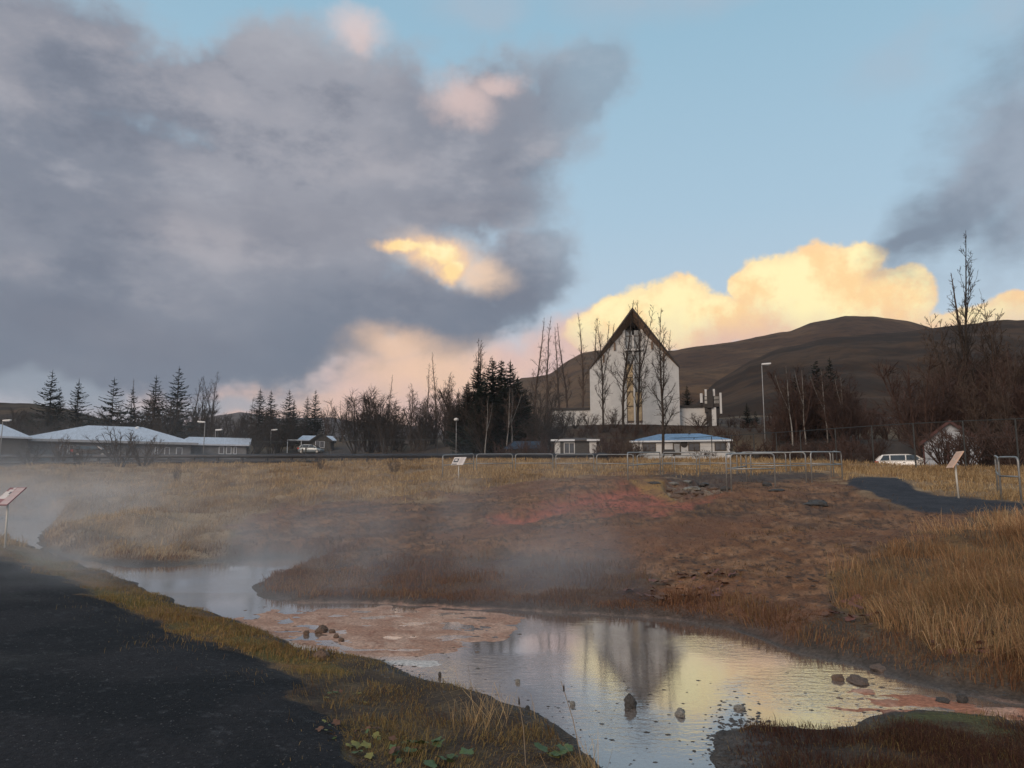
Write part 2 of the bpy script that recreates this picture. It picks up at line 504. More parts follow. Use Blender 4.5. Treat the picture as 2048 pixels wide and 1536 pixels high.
_RW = rbf_fit(CTRL)


def h_base(x, y):
    x = np.asarray(x, float); y = np.asarray(y, float)
    out = _RW[-3] + _RW[-2] * x + _RW[-1] * y
    for i in range(len(CTRL)):
        out = out + _RW[i] * np.sqrt((x - CTRL[i, 0]) ** 2 + (y - CTRL[i, 1]) ** 2 + 1.0)
    r = np.hypot(x, y)
    return np.where(r > 700, out * np.clip(1 - (r - 700) / 1500, 0, 1) + 30 * np.clip((r - 700) / 1500, 0, 1), out)


def water_sd(x, y):          # positive on land
    x = np.asarray(x, float); y = np.asarray(y, float)
    m_ = (np.abs(x) < 60) & (y > -5) & (y < 75)
    o = np.full(x.shape, 50.0)
    if m_.any():
        jx = (fbm(x[m_], y[m_], 1.4, 3, 20) - 0.5) * 0.35; jy = (fbm(x[m_], y[m_], 1.4, 3, 24) - 0.5) * 0.45
        o[m_] = -poly_sd(x[m_] + jx, y[m_] + jy, WATER)
    return o


def proj(x, y, z):
    w = y * CP + (z - EYE) * SP
    w = np.where(w > 0.05, w, 0.05)
    v = -y * SP + (z - EYE) * CP
    return CX + F * x / w, CY - F * v / w


# zones of the ground, outlined in photograph pixels
Z_PATH = [(-4000, 3000), (-4000, 1030), (-300, 1090), (0, 1104), (60, 1122), (120, 1150), (190, 1182), (270, 1215), (300, 1230), (340, 1255), (420, 1270), (480, 1298), (545, 1318), (575, 1340), (600, 1365),
          (560, 1400), (600, 1420), (650, 1440), (690, 1500), (740, 1560), (900, 3000)]
Z_PATH2 = [(1700, 957), (1735, 953), (1790, 955), (1815, 965), (1835, 980), (1870, 990), (1960, 998), (2048, 1006), (2500, 1030), (2500, 1075), (2048, 1020), (1960, 1024), (1890, 1026), (1830, 1022), (1790, 1008), (1745, 985), (1690, 968)]
Z_MOSS = [(-50, 1085), (30, 1090), (120, 1120), (230, 1160), (340, 1205), (390, 1220), (480, 1255), (560, 1285), (640, 1318), (690, 1345), (600, 1335), (520, 1310), (430, 1270), (360, 1262), (300, 1232), (200, 1180), (90, 1130), (-50, 1105)]
Z_BARE = [(560, 1010), (660, 1000), (760, 1000), (880, 998), (960, 975), (1080, 955), (1200, 948), (1300, 945), (1450, 950), (1640, 955), (1700, 960), (1760, 995), (1830, 1014), (1960, 1016), (1900, 1075), (1760, 1130),
          (1660, 1200), (1580, 1290), (1400, 1250), (1300, 1150), (1100, 1105), (900, 1110), (700, 1125), (560, 1120), (470, 1090), (480, 1040)]
Z_RED = [(1180, 985), (1230, 968), (1290, 970), (1340, 1000), (1400, 998), (1450, 985), (1380, 1012), (1300, 1026), (1200, 1028), (1120, 1030), (1000, 1045), (960, 1040), (1060, 1018), (1130, 1000)]
Z_YEL = [(1258, 962), (1310, 958), (1350, 968), (1370, 990), (1350, 1000), (1310, 990), (1275, 975)]
Z_VENT = [(1330, 958), (1400, 952), (1460, 960), (1470, 975), (1420, 992), (1360, 1000), (1330, 985)]
Z_DKBAND = [(1290, 952), (1350, 949), (1640, 945), (1660, 953), (1600, 962), (1480, 965), (1380, 958)]
Z_GRBANK = [(1660, 1150), (1720, 1115), (1800, 1085), (1900, 1060), (1960, 1052), (2048, 1046), (2600, 1085), (2600, 1380), (2048, 1335), (1960, 1310), (1880, 1300), (1780, 1255), (1690, 1210)]
Z_FIELD_L = [(-900, 925), (2048, 915), (1700, 930), (1640, 946), (1300, 948), (1200, 952), (1080, 960), (960, 982), (800, 1005), (560, 1015), (480, 1040), (460, 1090), (420, 1118), (150, 1112), (60, 1080), (-900, 1045)]
Z_FIELD_R = [(1660, 942), (1690, 928), (2600, 920), (2600, 1036), (2048, 1008), (1870, 992), (1825, 972), (1800, 956), (1735, 952), (1690, 958)]
Z_NEARSIDE = [(-900, 1040), (25, 1080), (100, 1104), (200, 1139), (330, 1196), (390, 1218), (470, 1239), (540, 1268), (600, 1296), (640, 1306), (750, 1320), (820, 1341), (900, 1368), (1040, 1424), (1130, 1476), (1212, 1541), (1250, 1700), (-4000, 1700)]
Z_PENIN = [(505, 1180), (560, 1152), (660, 1128), (800, 1112), (1000, 1110), (1150, 1118), (1280, 1145), (1320, 1190), (1440, 1215), (1500, 1250), (1300, 1238), (1000, 1218), (700, 1207), (560, 1200)]
Z_FOREBK = [(640, 1318), (760, 1326), (900, 1375), (1040, 1430), (1140, 1485), (1215, 1545), (1260, 1700), (900, 1700), (740, 1570), (690, 1500), (640, 1440), (560, 1400), (600, 1350)]
Z_NRBANK = [(1400, 1500), (1440, 1440), (1560, 1425), (1740, 1412), (1790, 1400), (1900, 1415), (2048, 1432), (2500, 1480), (2500, 2000), (1425, 2000)]
Z_MATS = [(430, 1228), (500, 1214), (600, 1203), (800, 1208), (980, 1218), (1060, 1240), (1040, 1275), (970, 1302), (900, 1318), (780, 1330), (660, 1322), (560, 1300), (480, 1262)]
Z_MATS2 = [(1640, 1400), (1700, 1372), (1800, 1378), (1900, 1392), (2048, 1410), (2400, 1465), (2400, 1530), (2048, 1452), (1900, 1440), (1800, 1428), (1720, 1430), (1650, 1420)]
Z_SILT = [(860, 1214), (1100, 1226), (1330, 1244), (1400, 1280), (1330, 1330), (1200, 1370), (1040, 1362), (900, 1330)]
Z_WHITE = [(560, 1285), (620, 1300), (700, 1314), (860, 1318), (900, 1330), (840, 1342), (740, 1326), (640, 1312), (590, 1304)]


def zone(px, py, poly, soft=8.0, jit=10.0, s=0, wx=None, wy=None):
    jx = (fbm(wx, wy, 1.1, 4, s) - 0.5) * 2 * jit * 2.2
    jy = (fbm(wx, wy, 1.1, 4, s + 40) - 0.5) * 2 * jit
    return sstep(poly_sd(px + jx, py + jy, poly), -soft, soft)


def zones(x, y, z):
    px, py = proj(x, y, z)
    behind = y < 0.6
    near = np.clip(60.0 / np.maximum(np.hypot(x, y), 1.0), 0.6, 4.0)
    q = {}
    wj = dict(wx=x, wy=y)
    q['path'] = zone(px + (fbm(x, y, 5., 3, 41) - .5) * 46, py + (fbm(x, y, 5., 3, 43) - .5) * 30, Z_PATH, 7, 18, 1, **wj)
    q['path'] = np.where(behind, sstep(x, 1.2, 0.2), q['path'])
    q['path2'] = zone(px, py, Z_PATH2, 2.5, 4, 2, **wj)
    q['moss'] = zone(px, py, Z_MOSS, 9, 10, 3, **wj)
    q['bare'] = zone(px, py, Z_BARE, 12, 22, 4, **wj)
    q['red'] = zone(px, py, Z_RED, 9, 20, 5, **wj) * (.35 + .65 * sstep(fbm(x, y, 1.3, 4, 57), .30, .52))
    q['yel'] = zone(px, py, Z_YEL, 5, 6, 6, **wj)
    q['vent'] = zone(px, py, Z_VENT, 5, 6, 7, **wj)
    q['dk'] = zone(px, py, Z_DKBAND, 3, 4, 8, **wj)
    q['grbank'] = zone(px, py, Z_GRBANK, 12, 18, 9, **wj)
    q['fieldl'] = zone(px, py, Z_FIELD_L, 5, 6, 10, **wj)
    q['fieldr'] = zone(px, py, Z_FIELD_R, 3, 4, 17, **wj)
    q['penin'] = zone(px, py, Z_PENIN, 8, 8, 11, **wj)
    q['forebk'] = zone(px, py, Z_FOREBK, 10, 14, 12, **wj)
    q['nrbank'] = zone(px, py, Z_NRBANK, 10, 10, 13, **wj)
    q['mats'] = zone(px, py, Z_MATS, 14, 14, 14, **wj)
    q['mats2'] = zone(px, py, Z_MATS2, 12, 16, 15, **wj)
    q['silt'] = zone(px, py, Z_SILT, 30, 20, 18, **wj)
    q['white'] = zone(px, py, Z_WHITE, 7, 9, 16, **wj)
    for k in q:
        if k != 'path': q[k] = np.where(behind, 0, q[k])
    return q, px, py


def terrain(x, y):
    """height and zone masks"""
    sdw = water_sd(x, y)
    hb = h_base(x, y)
    zw = zwater(y)
    q, px, py = zones(x, y, np.where(sdw < 0, zw, hb))
    r = np.hypot(x, y)
    lump = (fbm(x, y, 0.8, 4, 50) - 0.5)
    tus = (fbm(x, y, 1.9, 3, 60) - 0.45)
    fine = (fbm(x, y, 7.0, 3, 70) - 0.5)
    flat = np.clip(q['path'] + q['path2'], 0, 1)
    grassy = np.clip(q['fieldr'] + q['fieldl'] * (1 - q['bare']) + q['grbank'] + q['penin'] * 0.7, 0, 1)
    near = r < 75
    amp = np.where(near, 1.0, 0.0)
    det = amp * (1 - flat) * (lump * (0.20 + 0.30 * q['fieldl'] * (1 - q['bare'])) + grassy * tus * 0.16 + fine * (0.035 + 0.055 * q['bare']))
    det = det + flat * amp * fine * 0.012
    det = det + np.where(r > 75, (fbm(x, y, 0.08, 4, 80) - 0.5) * np.clip((r - 75) * 0.02, 0, 2.0), 0)
    h = hb + det
    # pits and ledges at the vent
    led = np.abs(((fbm(x, y, 0.5, 3, 90) * 9) % 1.0) - 0.5)
    h = h - q['vent'] * (0.25 + 0.28 * led) + q['dk'] * 0.03 - q['red'] * 0.10
    # banks
    ns = np.where(y > 1.0, sstep(poly_sd(px, py, Z_NEARSIDE), -45, -5), 0)
    q['near'] = ns
    ns = np.maximum(ns, ((x > 0.9) & (y < 6.6) & (y > 0.5)) * 0.6)
    bank_w = 0.55 + 1.0 * ns + 0.25 * fbm(x, y, 0.9, 2, 95)
    land = zw + 0.022 + sstep(sdw, 0.0, 0.20) * 0.06
    k = sstep(sdw, 0.02, bank_w)
    h = np.where(sdw > 0, np.maximum(land * (1 - k) + np.maximum(h, land) * k, zw + 0.02), h)
    mat_ = np.clip(q['mats'] + q['mats2'], 0, 1)
    bed = zw - 0.03 - (0.22 - .16 * q['silt']) * sstep(-sdw, 0.0, 1.2)
    ruf = fbm(x * 0.7, y, 5.0, 4, 99) - 0.5
    shallow = zw + 0.004 + ruf * 0.045 * (0.8 + 0.5 * q['mats2'])
    bed = bed * (1 - mat_) + shallow * mat_
    bed = bed * (1 - q['white'] * 0.9) + (zw + 0.004 + ruf * .02) * q['white'] * 0.9
    edge_ = sstep(-sdw, 0.0, 0.10)
    h = np.where(sdw <= 0, land * (1 - edge_) + bed * edge_, h)
    return h, q, sdw, px, py


def C3(*a): return np.array(a)


def ground_colour(x, y, h, q, sdw):
    n1 = fbm(x, y, 0.9, 4, 101)[:, None]; n2 = fbm(x, y, 3.5, 4, 111)[:, None]; n3 = fbm(x, y, 11.0, 3, 121)[:, None]
    L = lambda a, b, t: a * (1 - t) + b * t
    K = lambda n: q[n][:, None]
    dirt = L(C3(.165, .076, .037), C3(.275, .140, .070), sstep(n2, .32, .68))
    dirt = L(dirt, C3(.075, .048, .036), sstep(n1, .48, .70) * .65)
    dirt = L(dirt, C3(.045, .032, .025), sstep(n3, .55, .70) * .75)
    dirt = L(dirt, C3(.30, .21, .15), sstep(n3, .36, .26) * sstep(n2, .5, .62) * .4)
    dirt = L(dirt, C3(.19, .085, .045), sstep(fbm(x, y, 0.35, 3, 125)[:, None], .52, .66) * .6)
    straw = L(C3(.21, .135, .078), C3(.35, .235, .13), sstep(n1, .3, .7))
    straw = L(straw, C3(.16, .10, .055), sstep(n2, .5, .75) * .7)
    moor = L(C3(.038, .028, .022), C3(.068, .046, .033), sstep(n1, .3, .7))
    r = np.hypot(x, y)[:, None]
    c_ = L(L(C3(.07, .05, .035), C3(.13, .085, .05), sstep(n2, .3, .7)), straw, sstep(r, 20, 26))
    c_ = L(c_, moor, sstep(r, 62, 76))
    c_ = L(c_, straw, np.maximum(K('fieldl'), K('fieldr')) * (r < 62))
    lawn = sstep(fbm(x, y, 0.03, 3, 131)[:, None], .5, .62) * sstep(r, 60, 80) * .6
    c_ = L(c_, C3(.17, .115, .06), lawn)
    c_ = L(c_, dirt, K('bare'))
    red = L(C3(.42, .135, .085), C3(.29, .09, .058), sstep(n2, .35, .7))
    red = L(red, C3(.11, .05, .04), sstep(n3, .58, .72) * .7)
    c_ = L(c_, red, K('red') * .95)
    c_ = L(c_, L(C3(.34, .20, .07), C3(.24, .13, .06), sstep(n2, .35, .65)), K('yel') * .9)
    c_ = L(c_, L(C3(.16, .085, .06), C3(.36, .28, .19), sstep(n3, .45, .7)), K('vent') * .8)
    c_ = L(c_, L(C3(.045, .036, .034), C3(.09, .07, .06), sstep(n3, .3, .7)), K('dk') * .85)
    c_ = L(c_, L(C3(.10, .062, .034), C3(.18, .11, .05), sstep(n2, .3, .7)), K('grbank'))
    c_ = L(c_, L(C3(.075, .04, .034), C3(.12, .07, .045), sstep(n2, .3, .7)), K('penin') * .8)
    ear = L(C3(.05, .036, .028), C3(.10, .07, .042), sstep(n2, .3, .7))
    c_ = L(c_, ear, np.maximum(K('forebk'), K('nrbank')))
    mos = L(C3(.12, .095, .032), C3(.20, .105, .042), sstep(n1, .4, .65))
    mos = L(mos, C3(.10, .075, .03), sstep(n3, .5, .75) * .6)
    c_ = L(c_, mos, K('moss'))
    grav = L(C3(.009, .010, .012), C3(.021, .020, .022), sstep(n1, .35, .65))
    grav = L(grav, C3(.034, .033, .033), sstep(fbm(x, y, .5, 5, 127)[:, None], .56, .68) * .7)
    grav = L(grav, C3(.05, .05, .053), sstep(n3, .72, .80) * .6)
    c_ = L(c_, grav, np.clip(K('path') * (1 - K('moss') * .9), 0, 1))
    c_ = L(c_, L(C3(.028, .029, .036), C3(.042, .042, .048), sstep(n2, .4, .6)), K('path2'))
    c_ = L(c_, L(C3(.045, .075, .018), C3(.08, .10, .03), sstep(n2, .3, .7)), (K('nrbank') * sstep(sdw[:, None], .9, .2) * sstep(x[:, None], 2.4, 3.0) * sstep(n2, .4, .6) * .6))
    # wet margin and bed
    s_ = sdw[:, None]
    dark_edge = sstep(s_, 0.35, 0.05) * (1 - K('path2'))
    c_ = L(c_, L(C3(.045, .038, .034), C3(.085, .07, .06), sstep(n3, .35, .65)), dark_edge * .75)
    under = sstep(s_, 0.01, -0.05)
    bedc = L(C3(.13, .125, .12), C3(.20, .18, .165), sstep(n1, .3, .7))
    bedc = L(bedc, C3(.06, .058, .055), sstep(n3, .6, .75) * .5)
    bedc = L(bedc, C3(.055, .05, .046), sstep(s_, -.35, -.02) * (1 - K('white')) * .85)
    pink = L(C3(.42, .24, .165), C3(.52, .33, .24), sstep(n2, .35, .65))
    pink = L(pink, C3(.30, .14, .09), sstep(n3, .6, .72) * .6)
    rust = L(C3(.40, .17, .10), C3(.52, .30, .21), sstep(n2, .4, .65))
    bedc = L(bedc, pink, K('silt') * .75)
    bedc = L(bedc, pink, K('mats')); bedc = L(bedc, rust, K('mats2'))
    bedc = L(bedc, C3(.62, .57, .52), K('white') * .9)
    c_ = L(c_, bedc, under)
    return np.clip(c_, 0.005, 0.9)


def build_ground():
    rs = [0.0, 0.4, 0.8]; r = 1.2
    while r < 75:
        rs.append(r); r += min(max(r * r / 1240 * 0.85, 0.035), 0.34)
    while r < 9000:
        rs.append(r); r *= 1.07
    rs = np.array(rs)
    th = np.concatenate([np.linspace(-math.pi, -0.75, 60, endpoint=False), np.arange(-0.75, 0.75, 0.0026), np.linspace(0.75, math.pi, 61)])
    Rr, T = np.meshgrid(rs, th, indexing='ij')
    x = (Rr * np.sin(T)).ravel(); y = (Rr * np.cos(T)).ravel()
    h, q, sdw, px, py = terrain(x, y)
    colr = ground_colour(x, y, h, q, sdw)
    nr, nt = Rr.shape
    I = np.arange(nr * nt).reshape(nr, nt)
    quads = np.stack([I[:-1, :-1].ravel(), I[:-1, 1:].ravel(), I[1:, 1:].ravel(), I[1:, :-1].ravel()], 1)[:, ::-1]
    m_ = bpy.data.materials.new('earth'); m_.use_nodes = True
    k = NG(m_.node_tree); pb = m_.node_tree.nodes['Principled BSDF']
    a = k.n('ShaderNodeAttribute', attribute_name='Col').outputs['Color']
    co = k.n('ShaderNodeTexCoord').outputs['Object']
    f1 = k.noise(co, 26.0, 4, 0.65); f2 = k.noise(co, 90.0, 3, 0.6)
    v = k.m('ADD', k.m('MULTIPLY', k.ss(f1, 0.25, 0.75), 0.8), 0.6)
    col2 = k.mix(1.0, a, k.scale(k.vm('ADD', (0, 0, 0), k.n('ShaderNodeCombineXYZ').outputs[0]), 1.0), 'ADD')
    col2 = k.scale(a, v)
    vor = k.n('ShaderNodeTexVoronoi'); k.put(vor.inputs['Vector'], co); vor.inputs['Scale'].default_value = 55.0
    peb = k.ss(vor.outputs['Distance'], 0.30, 0.12)
    pick = k.n('ShaderNodeSeparateColor'); k.put(pick.inputs[0], vor.outputs['Color'])
    sel = k.m('MULTIPLY', peb, k.ss(pick.outputs[0], 0.86, 0.93))
    col3 = k.mix(k.m('MULTIPLY', sel, 0.6), col2, (0.20, 0.185, 0.17))
    k.put(pb.inputs['Base Color'], col3)
    pb.inputs['Roughness'].default_value = 0.92
    pb.inputs['Specular IOR Level'].default_value = 0.22
    b = k.n('ShaderNodeBump'); b.inputs['Strength'].default_value = 0.55; b.inputs['Distance'].default_value = 0.03
    k.put(b.inputs['Height'], k.m('ADD', f1, k.m('ADD', k.m('MULTIPLY', f2, 0.5), k.m('MULTIPLY', peb, 0.35))))
    k.put(pb.inputs['Normal'], b.outputs[0])
    me = np_mesh('ground', np.stack([x, y, h], 1), [quads], m_, colr, True)
    o = obj('ground', me); o['kind'] = 'structure'
    o['label'] = 'brown geothermal slope with straw grass and black gravel path'
    return x, y, h, q, sdw, px, py, (nr, nt, rs, th)


GX, GY, GH, GQ, GS, GPX, GPY, (NR, NT, RS, TH) = build_ground()
GHG = GH.reshape(NR, NT)


def gz(x, y):
    """height of the built ground (bilinear on its own grid)"""
    x = np.atleast_1d(np.asarray(x, float)); y = np.atleast_1d(np.asarray(y, float))
    r = np.hypot(x, y); t = np.arctan2(x, y)
    i = np.clip(np.searchsorted(RS, r) - 1, 0, NR - 2); j = np.clip(np.searchsorted(TH, t) - 1, 0, NT - 2)
    fr = np.clip((r - RS[i]) / (RS[i + 1] - RS[i]), 0, 1); ft = np.clip((t - TH[j]) / (TH[j + 1] - TH[j]), 0, 1)
    return (GHG[i, j] * (1 - fr) + GHG[i + 1, j] * fr) * (1 - ft) + (GHG[i, j + 1] * (1 - fr) + GHG[i + 1, j + 1] * fr) * ft


def gz1(x, y): return float(gz(x, y)[0])


def hit(px, py, dmax=120.0):
    """where the line of sight through a photograph pixel meets the built ground"""
    v = ray(px, py); d = np.concatenate([np.arange(2.0, 20, 0.03), np.arange(20, dmax, 0.15)])
    x = v[0] / v[1] * d; z = EYE + v[2] / v[1] * d
    below = np.nonzero(z <= gz(x, d))[0]
    i = below[0] if len(below) else len(d) - 1
    return np.array([x[i], d[i], gz1(x[i], d[i])])


def at(px, d):
    """ground point at depth d under image column px"""
    z = 2.0
    for _ in range(3):
        x = X(px, d, z); z = gz1(x, d)
    return np.array([x, d, z])


# ------------------------------------------------------------------ water
def build_water():
    m_ = bpy.data.materials.new('warm_stream_water'); m_.use_nodes = True
    nt = m_.node_tree; nt.nodes.clear(); k = NG(nt)
    co = k.n('ShaderNodeTexCoord').outputs['Object']
    w1 = k.noise(k.vm('MULTIPLY', co, (1.0, 2.2, 1)), 5.0, 3, 0.55)
    w2 = k.noise(k.vm('MULTIPLY', co, (1.0, 2.6, 1)), 20.0, 2, 0.5)
    patch = k.ss(k.noise(co, 0.45, 2, 0.5), 0.42, 0.62)
    b = k.n('ShaderNodeBump'); b.inputs['Distance'].default_value = 0.02
    k.put(b.inputs['Strength'], k.m('ADD', 0.025, k.m('MULTIPLY', patch, 0.14)))
    k.put(b.inputs['Height'], k.m('ADD', w1, k.m('MULTIPLY', w2, 0.35)))
    fr = k.n('ShaderNodeFresnel'); fr.inputs['IOR'].default_value = 1.5; k.put(fr.inputs['Normal'], b.outputs[0])
    gl = k.n('ShaderNodeBsdfGlossy'); gl.inputs['Roughness'].default_value = 0.05; gl.inputs['Color'].default_value = (0.95, 0.95, 0.95, 1); k.put(gl.inputs['Normal'], b.outputs[0])
    tr = k.n('ShaderNodeBsdfTransparent'); tr.inputs[0].default_value = (0.9, 0.9, 0.89, 1)
    mk = k.n('ShaderNodeBsdfDiffuse'); mk.inputs[0].default_value = (0.44, 0.34, 0.28, 1)
    m1 = k.n('ShaderNodeMixShader'); m1.inputs[0].default_value = 0.42     # milky suspended silica
    nt.links.new(tr.outputs[0], m1.inputs[1]); nt.links.new(mk.outputs[0], m1.inputs[2])
    m2 = k.n('ShaderNodeMixShader'); k.put(m2.inputs[0], k.m('MULTIPLY', fr.outputs[0], 1.8, clamp=True))
    nt.links.new(m1.outputs[0], m2.inputs[1]); nt.links.new(gl.outputs[0], m2.inputs[2])
    ou = k.n('ShaderNodeOutputMaterial'); nt.links.new(m2.outputs[0], ou.inputs[0])
    mb = MB()
    pts = WATER
    # one sheet, wider than the stream, cut by the banks; rises gently upstream
    ys = [0.5, 4, 8, 12, 14, 18, 24, 32, 42, 55, 62]
    V, Fq = [], []
    for yv in ys:
        for xv in np.linspace(-46, 14, 13): V.append((xv, yv, float(zwater(yv))))
    for i in range(len(ys) - 1):
        for j in range(12):
            a = i * 13 + j; Fq.append((a, a + 1, a + 14, a + 13))
    me = bpy.data.meshes.new('water'); me.from_pydata(V, [], Fq); me.materials.append(m_); me.update()
    o = obj('water', me); o['kind'] = 'structure'; o['label'] = 'shallow milky hot stream reflecting the evening sky'


build_water()


# ------------------------------------------------------------------ hills
def hill(name, label, sil, d0, d1, z0, color, color2, power=1.25, nu=170, nv=36, amp=0.03, seed=0, back=0.35):
    sil = np.array(sil, float)
    pxs = np.linspace(sil[0, 0], sil[-1, 0], nu)
    pys = np.interp(pxs, sil[:, 0], sil[:, 1])
    pys = pys + (fbm(pxs, pxs * 0, 0.02, 4, seed) - 0.5) * 7
    vs = np.concatenate([np.linspace(0, 1, nv), np.linspace(1, 1 + back, 6)[1:]])
    V = np.zeros((len(vs), nu, 3))
    for j, (a, b) in enumerate(zip(pxs, pys)):
        top = P(a, b, d1)
        for i, v in enumerate(vs):
            d = d0 + (d1 - d0) * v
            if v <= 1:
                z = z0 + (top[2] - z0) * v ** power
            else:
                z = top[2] - (top[2] - z0) * ((v - 1) / back) ** 1.5 * 0.7
            V[i, j] = (X(a, d, z), d, z)
    hh = (V[-6, :, 2].mean() - z0)
    nz = fbm(V[..., 0].ravel(), V[..., 1].ravel(), 6.0 / (d1 - d0), 5, seed + 3).reshape(V.shape[:2]) - 0.5
    rid = np.abs(fbm(V[..., 0].ravel(), V[..., 1].ravel() * 0.25, 9.0 / (d1 - d0), 4, seed + 9).reshape(V.shape[:2]) - 0.5)
    wv = np.minimum(vs, 1)[:, None]; env = np.sin(np.pi * np.clip(wv, 0, 1)) ** 0.7
    V[..., 2] += (nz * 2 - rid * 1.5) * hh * amp * 2.2 * env
    # keep the crest line in sight: nothing in front may rise over it
    for j in range(nu):
        lim = (V[nv - 1, j, 2] - EYE) / V[nv - 1, j, 1]
        V[:nv - 1, j, 2] = np.minimum(V[:nv - 1, j, 2], EYE + lim * V[:nv - 1, j, 1] * 0.995)
    I = np.arange(len(vs) * nu).reshape(len(vs), nu)
    quads = np.stack([I[:-1, :-1].ravel(), I[:-1, 1:].ravel(), I[1:, 1:].ravel(), I[1:, :-1].ravel()], 1)
    m_ = bpy.data.materials.new(name + '_heath'); m_.use_nodes = True
    k = NG(m_.node_tree); pb = m_.node_tree.nodes['Principled BSDF']
    co = k.n('ShaderNodeTexCoord').outputs['Object']
    s = 1.0 / (d1 - d0)
    a1 = k.noise(k.vm('MULTIPLY', co, (1, 0.5, 2)), 9 * s, 6, 0.62); a2 = k.noise(co, 45 * s, 5, 0.65); a3 = k.noise(k.vm('MULTIPLY', co, (1, 0.25, 1)), 5 * s, 4, 0.6)
    cc = k.mix(k.ss(a1, 0.42, 0.60), color, color2)
    cc = k.mix(k.m('MULTIPLY', k.ss(a3, 0.55, 0.68), 0.6), cc, (0.14, 0.092, 0.055))
    cc = k.mix(k.m('MULTIPLY', k.ss(a2, 0.45, 0.65), 0.55), cc, (0.026, 0.022, 0.02))
    k.put(pb.inputs['Base Color'], cc); pb.inputs['Roughness'].default_value = 1.0; pb.inputs['Specular IOR Level'].default_value = 0.05
    me = np_mesh(name, V.reshape(-1, 3), [quads], m_, None, True)
    o = obj(name, me); o['kind'] = 'structure'; o['label'] = label
    return o


hill('far_mountain', 'faint far ridge low on the horizon', [(250, 905), (330, 860), (430, 832), (480, 824), (520, 830), (560, 838), (620, 836), (665, 836), (700, 842), (745, 848), (800, 848), (870, 856), (960, 880)],
     1500, 3600, 30, (.08, .058, .05), (.10, .078, .066), seed=11)
hill('hill', 'low dark ridge at the far left behind the spruces', [(-700, 800), (-300, 796), (0, 806), (60, 808), (130, 818), (220, 842), (330, 858), (420, 880)], 170, 480, 9, (.045, .034, .028), (.075, .055, .042), seed=21)
hill('hill', 'brown hill with a rounded summit knob', [(980, 800), (1040, 757), (1100, 747), (1130, 725), (1165, 706), (1200, 700), (1260, 703), (1350, 701), (1400, 694), (1480, 681), (1540, 669), (1580, 661), (1620, 645),
     (1690, 631), (1740, 632), (1820, 642), (1862, 656), (1950, 672), (2100, 690), (2300, 720)], 300, 1100, 18, (.085, .050, .032), (.135, .080, .046), seed=31, power=1.15)
hill('hill', 'dark scrub covered front hill rising to the right edge', [(1360, 840), (1430, 765), (1500, 722), (1560, 697), (1640, 680), (1740, 668), (1830, 661), (1900, 651), (1980, 642), (2048, 639), (2250, 640), (2600, 690)],
     150, 620, 12, (.042, .028, .020), (.080, .050, .032), seed=41, power=1.1)


# ------------------------------------------------------------------ grass (nobody could count it)
_gr = np.random.RandomState(11)
dR = np.gradient(RS)
AREA = (np.repeat((RS * dR)[:, None], NT, 1) * np.gradient(TH)[None, :]).ravel()


